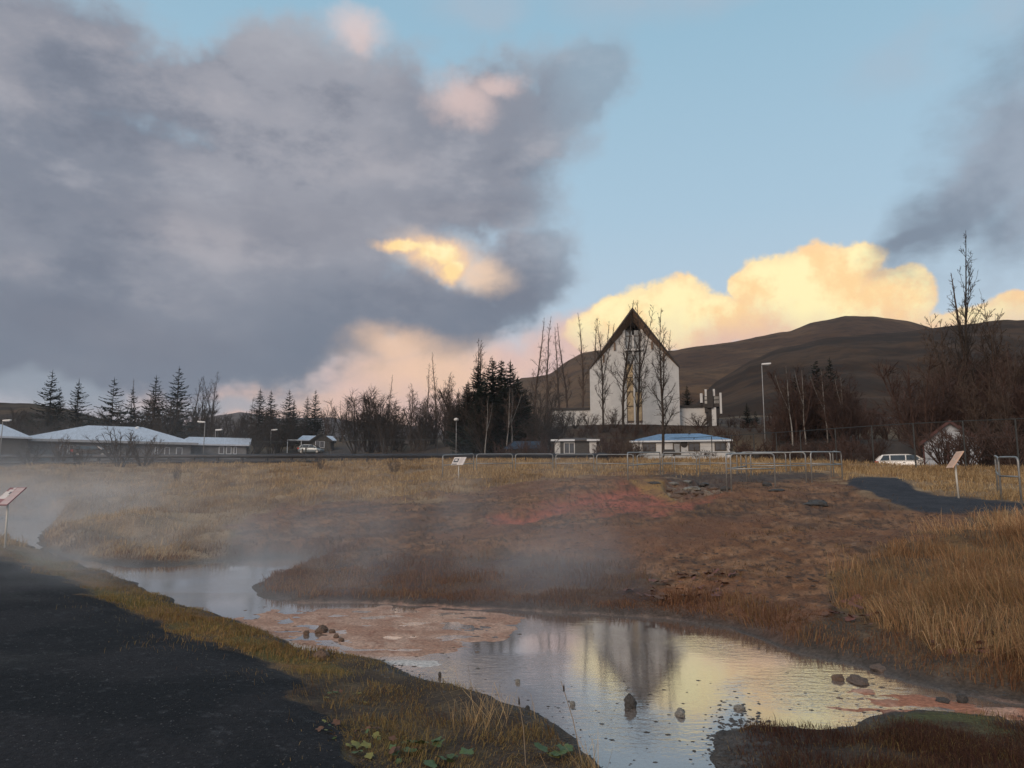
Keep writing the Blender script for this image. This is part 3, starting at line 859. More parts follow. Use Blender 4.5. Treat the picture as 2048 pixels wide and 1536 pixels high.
def grass(name, label, w, dens, length, width, cols, lean=0.35, bias=(0.0, 0.0), lvar=0.45, maxn=90000, droop=0.5, parent=None):
    """blades on the ground: w weight per ground vertex 0..1, dens(r) blades per square metre"""
    r = np.hypot(GX, GY)
    lam = w * AREA * dens(r) * ((np.abs(np.arctan2(GX, GY)) < 0.75) & (r > 2.0) & (r < 90))
    tot = lam.sum(); f = min(1.0, maxn / max(tot, 1))
    cnt = _gr.poisson(lam * f)
    idx = np.repeat(np.arange(len(GX)), cnt); n = len(idx)
    rr = np.hypot(GX[idx], GY[idx]); tt = np.arctan2(GX[idx], GY[idx])
    rr = rr + (_gr.rand(n) - .5) * np.interp(rr, RS, dR); tt = tt + (_gr.rand(n) - .5) * 0.0026
    x, y = rr * np.sin(tt), rr * np.cos(tt)
    z = gz(x, y) - 0.01
    L = length(rr) if callable(length) else length
    clump = fbm(x, y, 1.6, 3, 140)
    L = L * (1 - lvar + 2 * lvar * _gr.rand(n)) * (0.28 + 1.4 * sstep(clump, .22, .78))
    wd = (width(rr) if callable(width) else width) * (0.7 + 0.6 * _gr.rand(n))
    a = _gr.rand(n) * 2 * np.pi; ln = lean * (0.3 + 1.1 * _gr.rand(n) ** 1.5)
    wa = fbm(x, y, .9, 2, 145) * 14; wl = lean * .9 * fbm(x, y, 1.3, 2, 148)
    dx, dy = np.cos(a) * ln + np.cos(wa) * wl + bias[0], np.sin(a) * ln + np.sin(wa) * wl + bias[1]
    fa = _gr.rand(n) * np.pi                       # blade facing
    sx, sy = np.cos(fa) * wd / 2, np.sin(fa) * wd / 2 * 0.6
    B = np.stack([x, y, z], 1)
    S = np.stack([sx, sy, 0 * sx], 1)
    M = B + np.stack([dx * .35, dy * .35, np.full(n, .62)], 1) * L[:, None]
    T = B + np.stack([dx * 1.25, dy * 1.25, 1.0 - droop * np.hypot(dx, dy)], 1) * L[:, None]
    V = np.stack([B - S, B + S, M + S * .8, M - S * .8, T], 1).reshape(-1, 3)
    o5 = np.arange(n)[:, None] * 5
    quads = o5 + np.array([[0, 1, 2, 3]]); tris = o5 + np.array([[3, 2, 4]])
    cols = np.array(cols, float)
    k = _gr.rand(n) * .65 + fbm(x, y, 0.7, 3, 150) * .7 - .2
    k = np.clip(k, 0, .999) * (len(cols) - 1); i0 = k.astype(int); ft = (k - i0)[:, None]
    cc = cols[i0] * (1 - ft) + cols[np.minimum(i0 + 1, len(cols) - 1)] * ft
    cc = cc * (0.6 + 0.7 * _gr.rand(n))[:, None]
    dk = sstep(fbm(x, y, .45, 3, 155), .48, .66)[:, None]; cc = cc * (1 - .33 * dk) * (1 - dk * np.array([[0, .06, .1]]))
    me = np_mesh(name, V, [quads, tris], GRASS_MAT, np.repeat(cc, 5, 0))
    o = obj(name, me); tag(o, label, 'grass', None, 'stuff')
    return o


GRASS_MAT = vcol_mat('dry_grass', 0.85, 0.15, 0.25)
land = sstep(GS, 0.10, 0.30)
notpath = (1 - np.clip(GQ['path'] * 1.2 - GQ['moss'] * .6, 0, 1)) * (1 - GQ['path2'])
STRAW = [(.20, .115, .058), (.33, .21, .10), (.44, .295, .15), (.54, .39, .21), (.31, .175, .082)]
RUST = [(.10, .050, .030), (.16, .075, .042), (.22, .115, .058), (.26, .17, .08)]
patch1 = sstep(fbm(GX, GY, .55, 4, 160), .36, .56)
wf = land * notpath * np.maximum(GQ['fieldl'], GQ['fieldr']) * (1 - GQ['bare'] * (1 - GQ['fieldr'])) * (.25 + .75 * patch1) * (np.hypot(GX, GY) < 64)
grass('meadow_grass', 'dry straw coloured grass covering the field up to the pipeline', wf, lambda r: 2.2e5 / (r * r + 300), lambda r: .17 + .06 * sstep(r, 25, 45), lambda r: .005 + r * .0004, STRAW, .8, (.12, 0), maxn=150000)
wb = land * notpath * np.clip(GQ['grbank'] - .3 * GQ['bare'], 0, 1) * (.35 + .65 * patch1)
grass('bank_grass', 'tall dry grass on the right hand bank above the stream', wb, lambda r: 1.6e5 / (r * r + 60), lambda r: .26 + 0 * r, lambda r: .003 + r * .0003, [(.19, .098, .050), (.36, .20, .10), (.48, .295, .15), (.38, .20, .10), (.56, .39, .22), (.30, .205, .09), (.17, .082, .045)], .75, (-.18, .05), maxn=120000)
wp = land * GQ['penin'] * (.4 + .6 * patch1)
grass('sedge', 'reddish brown sedge along the far water edge', wp + sstep(GS, .04, .14) * sstep(GS, 1.3, .5) * (1 - GQ['path']) * (1 - GQ['near']) * ((GPX > 480) | (GPY < 1120)) * ((GPX > 900) | (GPY < 1212)) * (GPY < 1420) * .8, lambda r: 1.5e5 / (r * r + 40), .105, lambda r: .004 + r * .0004, RUST, .75, (0, 0), maxn=130000)
wt = land * GQ['bare'] * (1 - .8 * GQ['red']) * (.12 + sstep(fbm(GX, GY, .8, 4, 170), .46, .62))
grass('sparse_tuft', 'thin low tufts scattered over the bare brown slope', wt, lambda r: 3.2e4 / (r * r + 60), .065, lambda r: .004 + r * .0004, [(.06, .04, .026), (.12, .075, .042), (.20, .12, .06), (.27, .18, .09)], .9, (0, 0), maxn=60000)
wm = sstep(GS, .03, .12) * np.maximum(GQ['moss'] * (1 - .5 * GQ['path']), GQ['near'] * (1 - GQ['path']) * (GPY < 1330) * sstep(GS, 2.0, 1.2))
MOSSC = [(.13, .105, .038), (.22, .165, .055), (.30, .20, .085), (.23, .125, .058), (.16, .15, .055)]
grass('moss_turf', 'short green and rust turf between gravel path and stream', wm, lambda r: 1.7e5 / (r * r + 20), .05, lambda r: .004 + r * .0003, MOSSC, .7, (0, 0), maxn=60000)
land2 = sstep(GS, 0.03, 0.15)
wk = land2 * np.maximum(np.maximum(GQ['forebk'], GQ['nrbank']), GQ['near'] * (1 - GQ['moss']) * sstep(GS, 2.2, 1.0) * .9) * (1 - GQ['path'] * .9)
k1 = sstep(fbm(GX, GY, 1.5, 4, 180), .40, .58)
grass('bank_turf', 'low rust and olive turf on the near stream banks', wk * (.14 + .86 * k1), lambda r: 1.5e5 / (r * r + 8), .055, .0035, [(.09, .05, .03), (.16, .085, .045), (.22, .155, .055), (.30, .205, .09), (.18, .165, .05)], .8, (0, 0), maxn=70000)
k2 = sstep(fbm(GX, GY, .9, 3, 190), .50, .60) * sstep(GPX, 880, 1000) * sstep(GPX, 1300, 1230)
grass('bent_grass', 'long pale grass stalks leaning over the near bank', wk * k2, lambda r: 900 + 0 * r, .22, .0028, STRAW, 1.0, (.1, .15), maxn=5000)
k3 = sstep(GPX, 1440, 1560) * sstep(fbm(GX, GY, 1.2, 3, 195), .42, .55)
grass('heath_tuft', 'dark red heath tufts on the near right bank', wk * k3, lambda r: 5000 + 0 * r, .085, .003, [(.045, .022, .018), (.085, .038, .026), (.11, .065, .035)], .7, (0, 0), maxn=30000)


# ------------------------------------------------------------------ stones
def rock_mesh(seed, n=10, m_=14, flat=.7):
    rg = np.random.RandomState(seed); V = []; 
    o = rg.rand(3) * 50
    for i in range(n + 1):
        t = math.pi * i / n
        for j in range(m_):
            a = 2 * math.pi * j / m_
            p = np.array([math.sin(t) * math.cos(a), math.sin(t) * math.sin(a), math.cos(t)])
            q = 1 + .55 * (vnoise(np.array([p[0] * 1.7 + o[0] + p[2]]), np.array([p[1] * 1.7 + o[1] - p[2] * .7]))[0] - .5) + .25 * (vnoise(np.array([p[0] * 4 + o[2] + p[2] * 3]), np.array([p[1] * 4 + o[1]]))[0] - .5)
            q += .20 * (rg.rand() - .5); p = p * q
            V.append((p[0], p[1], p[2] * flat))
    Fc = []
    for i in range(n):
        for j in range(m_):
            a, b = i * m_ + j, i * m_ + (j + 1) % m_
            Fc.append((a, b, b + m_, a + m_))
    me = bpy.data.meshes.new('stone'); me.from_pydata(V, [], Fc)
    return me


STONE_DK = mat('dark_lava_stone', (.055, .05, .046), .75, 0, .4, 6, .5, 14)
STONE_BR = mat('brown_stone', (.13, .085, .06), .85, 0, .35, 6, .5, 14)
STONE_PL = mat('pale_crusted_stone', (.20, .185, .16), .8, 0, .45, 5, .5, 14)
ROCKS = [rock_mesh(s) for s in range(6)]


def rock(i, px, py, w, hgt, m_, label, cat='rock', sink=.35, name='rock', water=False, group=None, deep=.8):
    p = np.array([*on_water(px, py), 0]) if water else hit(px, py)
    if water: p[2] = float(zwater(p[1]))
    s = p[1] * CP / F
    me = ROCKS[i % 6].copy(); me.materials.append(m_)
    o = obj(name, me, None, (p[0], p[1] + w * s * .3, p[2] + hgt * s * (.5 - sink)), i * 1.3)
    o.scale = (w * s * .5, w * s * .5 * deep, hgt * s * .5 / .7 * 1.2)
    return tag(o, label, cat, group)


rock(0, 1263, 1418, 23, 24, STONE_DK, 'upright black lava stone standing in the pool below the church reflection', water=True, sink=.1)
rock(1, 1362, 1432, 22, 14, STONE_PL, 'pale crusted stone in the pool right of the upright black one', water=True, sink=.25)
rock(2, 1036, 1366, 10, 8, STONE_PL, 'small grey stone in the pool near the left bank', water=True, sink=.2)
rock(3, 1145, 1411, 11, 8, STONE_PL, 'small pale stone in the pool beside the tall stalk', water=True, sink=.2)
rock(4, 879, 1354, 8, 9, STONE_DK, 'small round black stone near the pebbly inlet', water=True, sink=.05)
rock(5, 1055, 1424, 9, 11, STONE_DK, 'black stone at the edge of the near bank pebbles', water=True, sink=.1)
rock(0, 1482, 1420, 22, 8, STONE_PL, 'flat pale stone in the pool by the right pebble bar', water=True, sink=.2)
rock(1, 641, 1266, 28, 14, STONE_BR, 'largest brown stone on the pink silica mat', water=True, sink=.2)
rock(2, 612, 1270, 13, 9, STONE_BR, 'small brown stone left of the largest one on the pink mat', water=True, sink=.2)
rock(3, 663, 1267, 14, 8, STONE_BR, 'low stone right behind the largest one on the pink mat', water=True, sink=.2)
rock(4, 671, 1277, 14, 9, STONE_BR, 'brown stone in front of the pink mat group', water=True, sink=.2)
rock(5, 681, 1283, 12, 7, STONE_BR, 'rightmost small stone of the pink mat group', water=True, sink=.2)
rock(0, 643, 1320, 30, 20, STONE_BR, 'lumpy brown stone half buried at the left shore', sink=.3)
rock(2, 1680, 1362, 24, 12, STONE_BR, 'pointed brown stone at the head of the red riffle', water=True, sink=.2)
rock(1, 1725, 1368, 70, 9, STONE_BR, 'long low brown slab at the head of the red riffle', water=True, sink=.25, deep=.5)
rock(3, 1785, 1344, 90, 13, STONE_BR, 'long mossy slab against the far bank by the riffle', water=True, sink=.3, deep=.5)
rock(4, 1888, 1408, 26, 12, STONE_DK, 'dark wet stone in the red riffle, left of two', water=True, sink=.2)
rock(5, 1928, 1408, 22, 18, STONE_DK, 'dark wet stone in the red riffle, right of two', water=True, sink=.2)
rock(0, 1455, 983, 22, 9, STONE_DK, 'dark boulder at the foot of the nearest railing hoop', sink=.2)
rock(3, 1536, 973, 20, 9, STONE_DK, 'dark stone under the middle of the front railing', sink=.2)
rock(4, 1555, 984, 34, 7, STONE_DK, 'flat dark stone right of the vent', sink=.2)
rock(1, 1638, 1012, 52, 14, STONE_DK, 'low dark mound of crust in front of the gravel path', sink=.35)
for i, (px, py, w, hgt, m_, lb) in enumerate([
        (1358, 997, 30, 10, STONE_BR, 'lowest rounded ledge stone in the red vent'), (1367, 988, 40, 9, STONE_BR, 'long ledge stone in the middle of the red vent'),
        (1388, 981, 36, 8, STONE_PL, 'pale ledge stone in the upper red vent'), (1398, 990, 24, 7, STONE_BR, 'small ledge stone on the right of the red vent'),
        (1336, 983, 22, 8, STONE_BR, 'brown stone on the left lip of the red vent'), (1345, 972, 26, 7, STONE_PL, 'pale crusted stone at the top of the red vent'),
        (1412, 972, 30, 7, STONE_DK, 'dark slab at the upper right of the red vent'), (1310, 968, 22, 6, STONE_DK, 'dark slab at the top of the yellow crust'),
        (1375, 966, 26, 6, STONE_PL, 'pale slab behind the red vent ledges'), (1430, 980, 26, 7, STONE_BR, 'reddish slab between vent and front railing')]):
    rock(i, px, py, w, hgt, m_, lb, sink=.3, deep=.7)


def scatter_stones(name, label, w, n, size, m_, seed, zfix=None, flat=.5):
    rg = np.random.RandomState(seed)
    p_ = w * AREA * ((np.abs(np.arctan2(GX, GY)) < 0.75)); p_ = p_ / p_.sum()
    idx = rg.choice(len(GX), n, p=p_)
    x = GX[idx] + (rg.rand(n) - .5) * .12; y = GY[idx] + (rg.rand(n) - .5) * .12
    z = np.maximum(gz(x, y), zwater(y) - .004) if zfix is None else zfix(y)
    # a rough pebble of 8 corners
    base = np.array([(1, 0, 0), (.3, .9, .05), (-.8, .5, 0), (-.7, -.6, .05), (.4, -.9, 0), (.1, .05, .8), (.35, -.25, .7), (-.3, .2, .75)])
    tri = np.array([(0, 1, 5), (1, 2, 7), (1, 7, 5), (2, 3, 7), (3, 4, 6), (4, 0, 6), (0, 5, 6), (5, 7, 6), (3, 6, 7)])
    s = size * (.4 + 1.2 * rg.rand(n) ** 2); a = rg.rand(n) * 6.28
    ca, sa = np.cos(a), np.sin(a)
    B = base[None] * (.75 + .5 * rg.rand(n, 8, 1)) * s[:, None, None]
    V = np.stack([B[..., 0] * ca[:, None] - B[..., 1] * sa[:, None] + x[:, None], B[..., 0] * sa[:, None] + B[..., 1] * ca[:, None] + y[:, None], B[..., 2] * flat + z[:, None] - s[:, None] * .08], 2)
    Fc = (np.arange(n)[:, None, None] * 8 + tri[None]).reshape(-1, 3)
    o = obj(name, np_mesh(name, V.reshape(-1, 3), [Fc], m_, None)); tag(o, label, 'pebbles', None, 'stuff')


edge = sstep(GS, .45, .05) * sstep(GS, -.25, -.02)
inlet = np.exp(-((GPX - 790) / 110) ** 2 - ((GPY - 1335) / 30) ** 2)
near_edge = edge * sstep(GPY, 1300, 1400)
scatter_stones('pebbles', 'black pebbles lining the near shore of the pool', near_edge * (.3 + inlet * 3) + edge * .03, 2600, .016, STONE_DK, 1)
bar = np.exp(-((GPX - 1475) / 40) ** 2 - ((GPY - 1480) / 45) ** 2) * (GPX < 1560)
scatter_stones('pebble_bar', 'dark wet pebble bar at the tip of the near right bank', bar * 1.0, 900, .024, STONE_DK, 2)
scatter_stones('path_gravel', 'small stones strewn over the black gravel path', GQ['path'] * (1 - GQ['moss']) * (GY > 2) * (np.hypot(GX, GY) < 16), 5000, .008, mat('path_stone', (.055, .054, .056), .8, 0, .5, 30), 3)
scatter_stones('slope_stones', 'small pale and brown stones over the bare slope', GQ['bare'] * land * (GY < 32), 3600, .022, STONE_BR, 4)
scatter_stones('crust_chips', 'pale crust chips scattered near the vent and slope', (GQ['bare'] * .12 + GQ['vent'] + GQ['yel'] * .6) * land, 900, .028, STONE_PL, 5)
wtr = sstep(GS, -.02, -.12)
flo = wtr * sstep(GPY, 1330, 1420) + wtr * .02 * sstep(GPY, 1200, 1230)
scatter_stones('floating_debris', 'leaf scraps and twigs floating on the pool', flo, 190, .018, mat('sodden_leaf', (.055, .04, .03), .7, 0, .4, 30), 6, lambda y: zwater(y) + .002, .16)
scatter_stones('mat_debris', 'dark bits of crust on the pink silica mat', wtr * np.clip(GQ['mats'] + GQ['mats2'], 0, 1), 170, .030, STONE_BR, 7, lambda y: zwater(y) + .002, .25)

scatter_stones('earth_clods', 'dark earth clods and turf scraps over the bare slope', GQ['bare'] * land * (.15 + sstep(fbm(GX, GY, .7, 3, 175), .45, .62)) * (GY < 34), 4200, .045, mat('earth_clod', (.07, .045, .032), .95, 0, .45, 8, .4, 20), 8, None, .35)


# ------------------------------------------------------------------ trees
def tubes(segs, sides=3):
    """segs (n,8): p0 p1 r0 r1 -> open prisms"""
    s = np.asarray(segs, float); n = len(s)
    p0, p1, r0, r1 = s[:, :3], s[:, 3:6], s[:, 6], s[:, 7]
    t = p1 - p0; t /= np.maximum(np.linalg.norm(t, axis=1, keepdims=True), 1e-9)
    ref = np.where(np.abs(t[:, 2:3]) < .9, np.array([[0, 0, 1.]]), np.array([[0, 1., 0]]))
    a = np.cross(t, ref); a /= np.maximum(np.linalg.norm(a, axis=1, keepdims=True), 1e-9); b = np.cross(a, t)
    V = []
    for p, r in ((p0, r0), (p1, r1)):
        for k in range(sides):
            w = 2 * math.pi * k / sides
            V.append(p + (a * math.cos(w) + b * math.sin(w)) * r[:, None])
    V = np.stack(V, 1).reshape(-1, 3)
    o = np.arange(n)[:, None] * 2 * sides
    F_ = np.concatenate([o + np.array([[k, (k + 1) % sides, sides + (k + 1) % sides, sides + k]]) for k in range(sides)])
    return V, F_


def grow(rg, p, d, L, r, nseg, wig, up, out, rend=.25):
    pts = [p]; d = d / np.linalg.norm(d)
    for i in range(nseg):
        d = d + rg.randn(3) * wig + np.array([0, 0, up]); d = d / np.linalg.norm(d)
        q = pts[-1] + d * L / nseg
        a, b = r * (1 - (1 - rend) * i / nseg), r * (1 - (1 - rend) * (i + 1) / nseg)
        out.append((*pts[-1], *q, a, b)); pts.append(q)
    return pts


def along(pts, t):
    k = t * (len(pts) - 1); i = min(int(k), len(pts) - 2); f = k - i
    return pts[i] * (1 - f) + pts[i + 1] * f, pts[i + 1] - pts[i]


def bare_tree(seed, h=12., spread=.26, nb=34, low=.22, up=.10, twr=.011, tr=None, ang=48, split=0, dense=1.0):
    """leafless upright tree: (trunk segs, branch segs)"""
    rg = np.random.RandomState(seed); tr = tr or h * .0115
    trunk, br = [], []
    tp = grow(rg, np.zeros(3), np.array([rg.randn() * .03, rg.randn() * .03, 1]), h, tr, 14, .028, .06, trunk, .10)
    for _ in range(split):
        p, d = along(tp, .35 + .2 * rg.rand()); a = rg.rand() * 6.28
        tp2 = grow(rg, p, d / np.linalg.norm(d) + np.array([math.cos(a), math.sin(a), 0]) * .35, h * .5, tr * .5, 8, .04, .10, trunk, .12)
        for b in range(int(nb * .4)):
            t = .1 + .88 * (b + rg.rand()) / (nb * .4); p, d = along(tp2, t); branch(rg, p, h * spread * .6 * (1 - t * .7), tr * .16, ang, up, br, twr, dense)
    for b in range(nb):
        t = low + (.985 - low) * (b + rg.rand()) / nb
        p, d = along(tp, t)
        env = min(1, (t - low) / .15 + .45) * (1 - t) ** .75 + .05
        branch(rg, p, h * spread * env * (.75 + .5 * rg.rand()), tr * (.34 * (1 - t) + .05), ang * (.75 + .5 * rg.rand()), up, br, twr, dense)
    return trunk, br


def branch(rg, p, L, r, ang, up, br, twr, dense=1.0):
    a = rg.rand() * 6.28; A = R(ang)
    d = np.array([math.cos(a) * math.sin(A), math.sin(a) * math.sin(A), math.cos(A)])
    r = max(r, twr)
    bp = grow(rg, p, d, L, r, 4, .10, up, br, .35)
    for k in range(int((3 + 3.2 * L) * dense)):
        t = .2 + .8 * rg.rand(); q, dd = along(bp, t); dd = dd / np.linalg.norm(dd)
        e = dd + rg.randn(3) * .55; l2 = L * (.16 + .32 * rg.rand())
        sp = grow(rg, q, e, l2, max(r * .4, twr), 2, .14, up, br, .5)
        for m2 in range(int(2 * dense + l2 * 2)):
            q2, d2 = along(sp, .2 + .8 * rg.rand()); d2 = d2 / np.linalg.norm(d2)
            grow(rg, q2, d2 + rg.randn(3) * .5, l2 * (.3 + .3 * rg.rand()), twr * .8, 1, .1, up, br, .6)


BARK = {k: mat('bark_' + k, c_, .95, 0, .3, 3, .3, 8, spec=.1) for k, c_ in
        dict(dark=(.050, .040, .034), brown=(.085, .062, .050), grey=(.12, .10, .09), birch=(.25, .235, .215), red=(.070, .045, .038)).items()}


def tree_meshes(seed, kt='dark', kb='dark', **kw):
    t, b = bare_tree(seed, **kw)
    vt, ft = tubes(t, 6); vb, fb_ = tubes(b, 3)
    return np_mesh('trunk', vt, [ft], BARK[kt], None, True), np_mesh('crown', vb, [fb_], BARK[kb])


TALL = [tree_meshes(100 + i, 'dark', 'dark', h=12, spread=.20, nb=40, low=.16, ang=38, split=1, twr=.012) for i in range(3)]
SLIM = [tree_meshes(120 + i, 'brown', 'brown', h=12, spread=.15, nb=34, low=.2, ang=36, split=0, twr=.011) for i in range(3)]
WIDE = [tree_meshes(140 + i, 'brown', 'brown', h=10, spread=.30, nb=34, low=.14, ang=46, split=2, twr=.017) for i in range(3)]
NTREE = [0]


def place_tree(kind, i, px, top, d, label, name='bare_tree', h0=None, base_py=None, cat='tree', group=None, wide=1.0, lean=0.0):
    g_ = at(px, d)
    zt = P(px, top, d)[2]
    h = max(1.0, zt - g_[2] + .2)
    t = thing(name, label, cat, (g_[0], g_[1], g_[2] - .2), i * 2.4 + 0.7 * NTREE[0], group); NTREE[0] += 1
    tm, cm = kind[i % len(kind)]
    k = h / (h0 or 12)
    t.scale = (k * wide, k * wide, k)
    t.rotation_euler.y = lean
    obj('trunk', tm, t); obj('crown', cm, t)
    return t


def spruce(seed, h=10., rad=.24, levels=24, gap=.0, full=1.0):
    rg = np.random.RandomState(seed)
    tv, tf = tubes([(0, 0, h * i / 8, 0, 0, h * (i + 1) / 8, h * .013 * (1 - i / 8.2), h * .013 * (1 - (i + 1) / 8.2)) for i in range(8)], 5)
    V, T = [], []
    def tri(a, b, c_):
        n = len(V); V.extend([a, b, c_]); T.append((n, n + 1, n + 2))
    for lv in range(levels):
        t = (lv + .3 * rg.rand()) / levels
        zl = h * (.06 + .92 * t ** .95)
        L0 = h * rad * (1 - t) ** .85 * min(1, .75 + 2 * t) + .12
        nbr = int((7 + 5 * (1 - t)) * full)
        for k in range(nbr):
            if rg.rand() < gap: continue
            a = 2 * math.pi * (k + rg.rand() * .8) / nbr + lv
            L = L0 * (.55 + .65 * rg.rand()); z = zl + (rg.rand() - .5) * h / levels * 1.5; dr = .18 + .16 * rg.rand()
            o = np.array([math.cos(a), math.sin(a), 0]); s = np.array([-o[1], o[0], 0])
            # out, slightly down, tips turned up
            pts = [np.array([0, 0, z + rg.rand() * .1]) + o * L * f + np.array([0, 0, L * (-dr * f + (.30 + .16 * (k % 2)) * f * f + .06 * t * f)]) for f in np.linspace(0, 1, 6)]
            for i in range(5):
                p, q = pts[i], pts[i + 1]
                wdt = L * (.20 * (1 - i / 5.5)) + .05
                dz = np.array([0, 0, -wdt * .55])
                for sg in (-1, 1):
                    tri(p, q, (p * .4 + q * .6) + s * sg * wdt * (.8 + .5 * rg.rand()) + o * wdt * .7 + dz * rg.rand())
                    tri(p, q * .6 + p * .4, p + s * sg * wdt * (.4 + .5 * rg.rand()) + o * wdt * .5 + dz * (.6 + .8 * rg.rand()))
            e = pts[-1]; tri(e - s * .04, e + s * .04, e + o * L * .10 + np.array([0, 0, L * .06]))
    tri(np.array([-.05, 0, h * .95]), np.array([.05, 0, h * .95]), np.array([0, 0, h * 1.03]))
    return np_mesh('trunk', tv, [tf], BARK['dark']), np_mesh('crown', np.array(V), [np.array(T)], NEEDLE)


NEEDLE = mat('spruce_needle', (.020, .030, .022), .9, 0, .45, 1.2, spec=.1)
SPR = [spruce(200, 10, .25, 22, .05), spruce(201, 10, .22, 26, .08), spruce(202, 10, .30, 20, .14), spruce(203, 10, .20, 28, .05)]
DENSE = [spruce(210, 10, .26, 34, 0, 1.4), spruce(211, 10, .24, 36, 0, 1.4), spruce(212, 10, .28, 32, 0, 1.4)]
LS = [(92, 742, 128, 0, 'tallest spruce of the pair above the long grey roof, far left', 1), (110, 774, 130, 3, 'small spruce leaning on the tall one at far left', 1), (147, 760, 130, 1, 'lone dense spruce right of the far left pair', 1.1),
      (218, 757, 126, 2, 'open branched spruce above the middle of the grey roof', 1), (257, 776, 132, 2, 'short open spruce between two taller ones over the grey roof', .9), (303, 753, 128, 0, 'dark spruce left of the tallest in the left row', 1.1),
      (348, 735, 124, 0, 'tallest spruce in the row left of the bare poplars', 1), (516, 777, 150, 1, 'left spruce of the middle group behind the street lamp', 1.1), (538, 782, 155, 3, 'narrow spruce second in the middle group', 1.2),
      (575, 780, 150, 0, 'broad spruce in the middle of the middle group', 1), (612, 793, 158, 1, 'short spruce left of the slender one above the cabin', 1), (628, 780, 152, 3, 'slender spruce above the cabin roof', 1),
      (790, 800, 120, 2, 'small open spruce among the bare trees in the middle', 1), (585, 800, 170, 3, 'faint spruce behind the middle group', 1)]
for (px, top, d, i, lb, wd) in LS: place_tree(SPR, i, px, top, d, lb, 'spruce_tree', 10, wide=wd * 1.22)
CL = [(935, 762, 90, 0, 'leftmost spruce of the dark clump beside the church'), (955, 728, 91, 1, 'second spruce from the left in the dark clump'), (985, 714, 89, 0, 'tallest spruce in the dark clump beside the church'),
      (1003, 718, 92, 1, 'spruce just right of the tallest in the dark clump'), (1021, 722, 90, 0, 'spruce second from the right in the dark clump'), (1036, 752, 88, 0, 'rightmost low spruce of the dark clump'), (970, 760, 87, 2, 'front spruce hiding the middle of the dark clump'), (1010, 765, 86, 2, 'front right spruce of the dark clump')]
for (px, top, d, i, lb) in CL: place_tree(DENSE, i, px, top, d, lb, 'spruce_tree', 10, wide=1.25)
for (px, top, d, i, lb) in [(1495, 806, 112, 0, 'low dark spruce right of the bell tower'), (1512, 822, 114, 2, 'smaller spruce beside the one right of the bell tower'), (1376, 770, 140, 1, 'small spruce behind the church annex'), (1640, 716, 98, 1, 'spruce top poking from the brown thicket'),
                            (1668, 716, 100, 3, 'right spruce poking from the brown thicket'), (1596, 750, 98, 0, 'left dark spruce inside the brown thicket'), (2010, 790, 70, 0, 'dark conifer behind the railing at the right edge')]:
    place_tree(SPR, i, px, top, d, lb, 'spruce_tree', 10, wide=1.3)

for (px, top, d, i, lb, ln) in [(1207, 634, 97.5, 0, 'leftmost bare poplar in front of the church wall', -.03), (1246, 600, 97, 1, 'second bare poplar from the left before the church', -.01),
                                (1276, 598, 97.5, 2, 'bare poplar standing before the tall church window', -.01), (1326, 618, 74, 0, 'thick bare poplar standing before the blue roofed house', -.02)]:
    place_tree(TALL, i, px, top, d, lb, lean=ln)
for i, (px, top, d, lb) in enumerate([(1066, 634, 118, 'leftmost slim bare tree over the church annex'), (1096, 632, 116, 'second slim bare tree over the church annex'), (1122, 648, 122, 'third slim bare tree over the church annex'),
                                      (1138, 644, 124, 'thin bare tree right of the third over the annex'), (1166, 624, 120, 'tall slim bare tree just left of the church roof'), (1186, 640, 126, 'slim bare tree touching the left church roof edge'), (1200, 642, 128, 'bare treetop behind the left church roof edge'),
                                      (1340, 660, 130, 'bare treetop behind the right church roof edge')]):
    place_tree(SLIM, i, px, top, d, lb)
for i, (px, top, d, lb, kd) in enumerate([(772, 750, 112, 'lone bare tree left of the small open spruce', SLIM), (822, 742, 108, 'bare spreading tree right of the small open spruce', WIDE), (850, 722, 110, 'upright bare tree left of the tallest middle one', SLIM),
                                          (873, 700, 106, 'tallest bare tree in the middle left of the dark clump', SLIM), (898, 716, 108, 'bare tree beside the white globe lamp', WIDE), (946, 676, 96, 'tall bare tree rising from the dark spruce clump', TALL), (965, 690, 97, 'second bare tree rising from the dark spruce clump', TALL)]):
    place_tree(kd, i, px, top, d, lb)
for i, (px, top, d, lb, kd) in enumerate([(272, 757, 135, 'thin bare tree between spruces over the grey roof', SLIM), (378, 752, 132, 'bare poplar right of the tallest left spruce', TALL), (397, 750, 134, 'second bare poplar right of the tallest left spruce', TALL), (420, 742, 130, 'third bare poplar above the left street lamp', TALL),
                                          (500, 790, 160, 'thin bare tree behind the middle spruces', SLIM), (650, 793, 150, 'bare tree right of the slender spruce', WIDE), (686, 800, 150, 'isolated thin bare tree over the far ridge', SLIM)]):
    place_tree(kd, i, px, top, d, lb)
place_tree(TALL, 1, 1945, 470, 72, 'very tall bare tree at the right edge against the sky', wide=.85, lean=-.02)
place_tree(SLIM, 0, 1974, 548, 73, 'slender bare tree right of the very tall one', wide=1.4)
for i, (px, top, d, lb) in enumerate([(1900, 640, 76, 'bare tree left of the very tall one at the right'), (2003, 600, 75, 'bare tree under the right edge clouds'), (1925, 690, 66, 'bare tree over the red trimmed shed'), (2035, 680, 68, 'bare tree at the right picture edge'), (1870, 720, 72, 'bare tree above the parked wagon'),
                                      (1975, 730, 62, 'bare tree behind the right railing'), (1958, 770, 60, 'low bare tree beside the red trimmed shed'), (2020, 760, 58, 'bare bushy tree at the far right')]):
    place_tree(WIDE, i, px, top, d, lb, h0=10)
BIRCH = [tree_meshes(160 + i, 'birch', 'brown', h=8, spread=.26, nb=22, low=.3, ang=34, split=1, twr=.016, tr=.07) for i in range(2)]
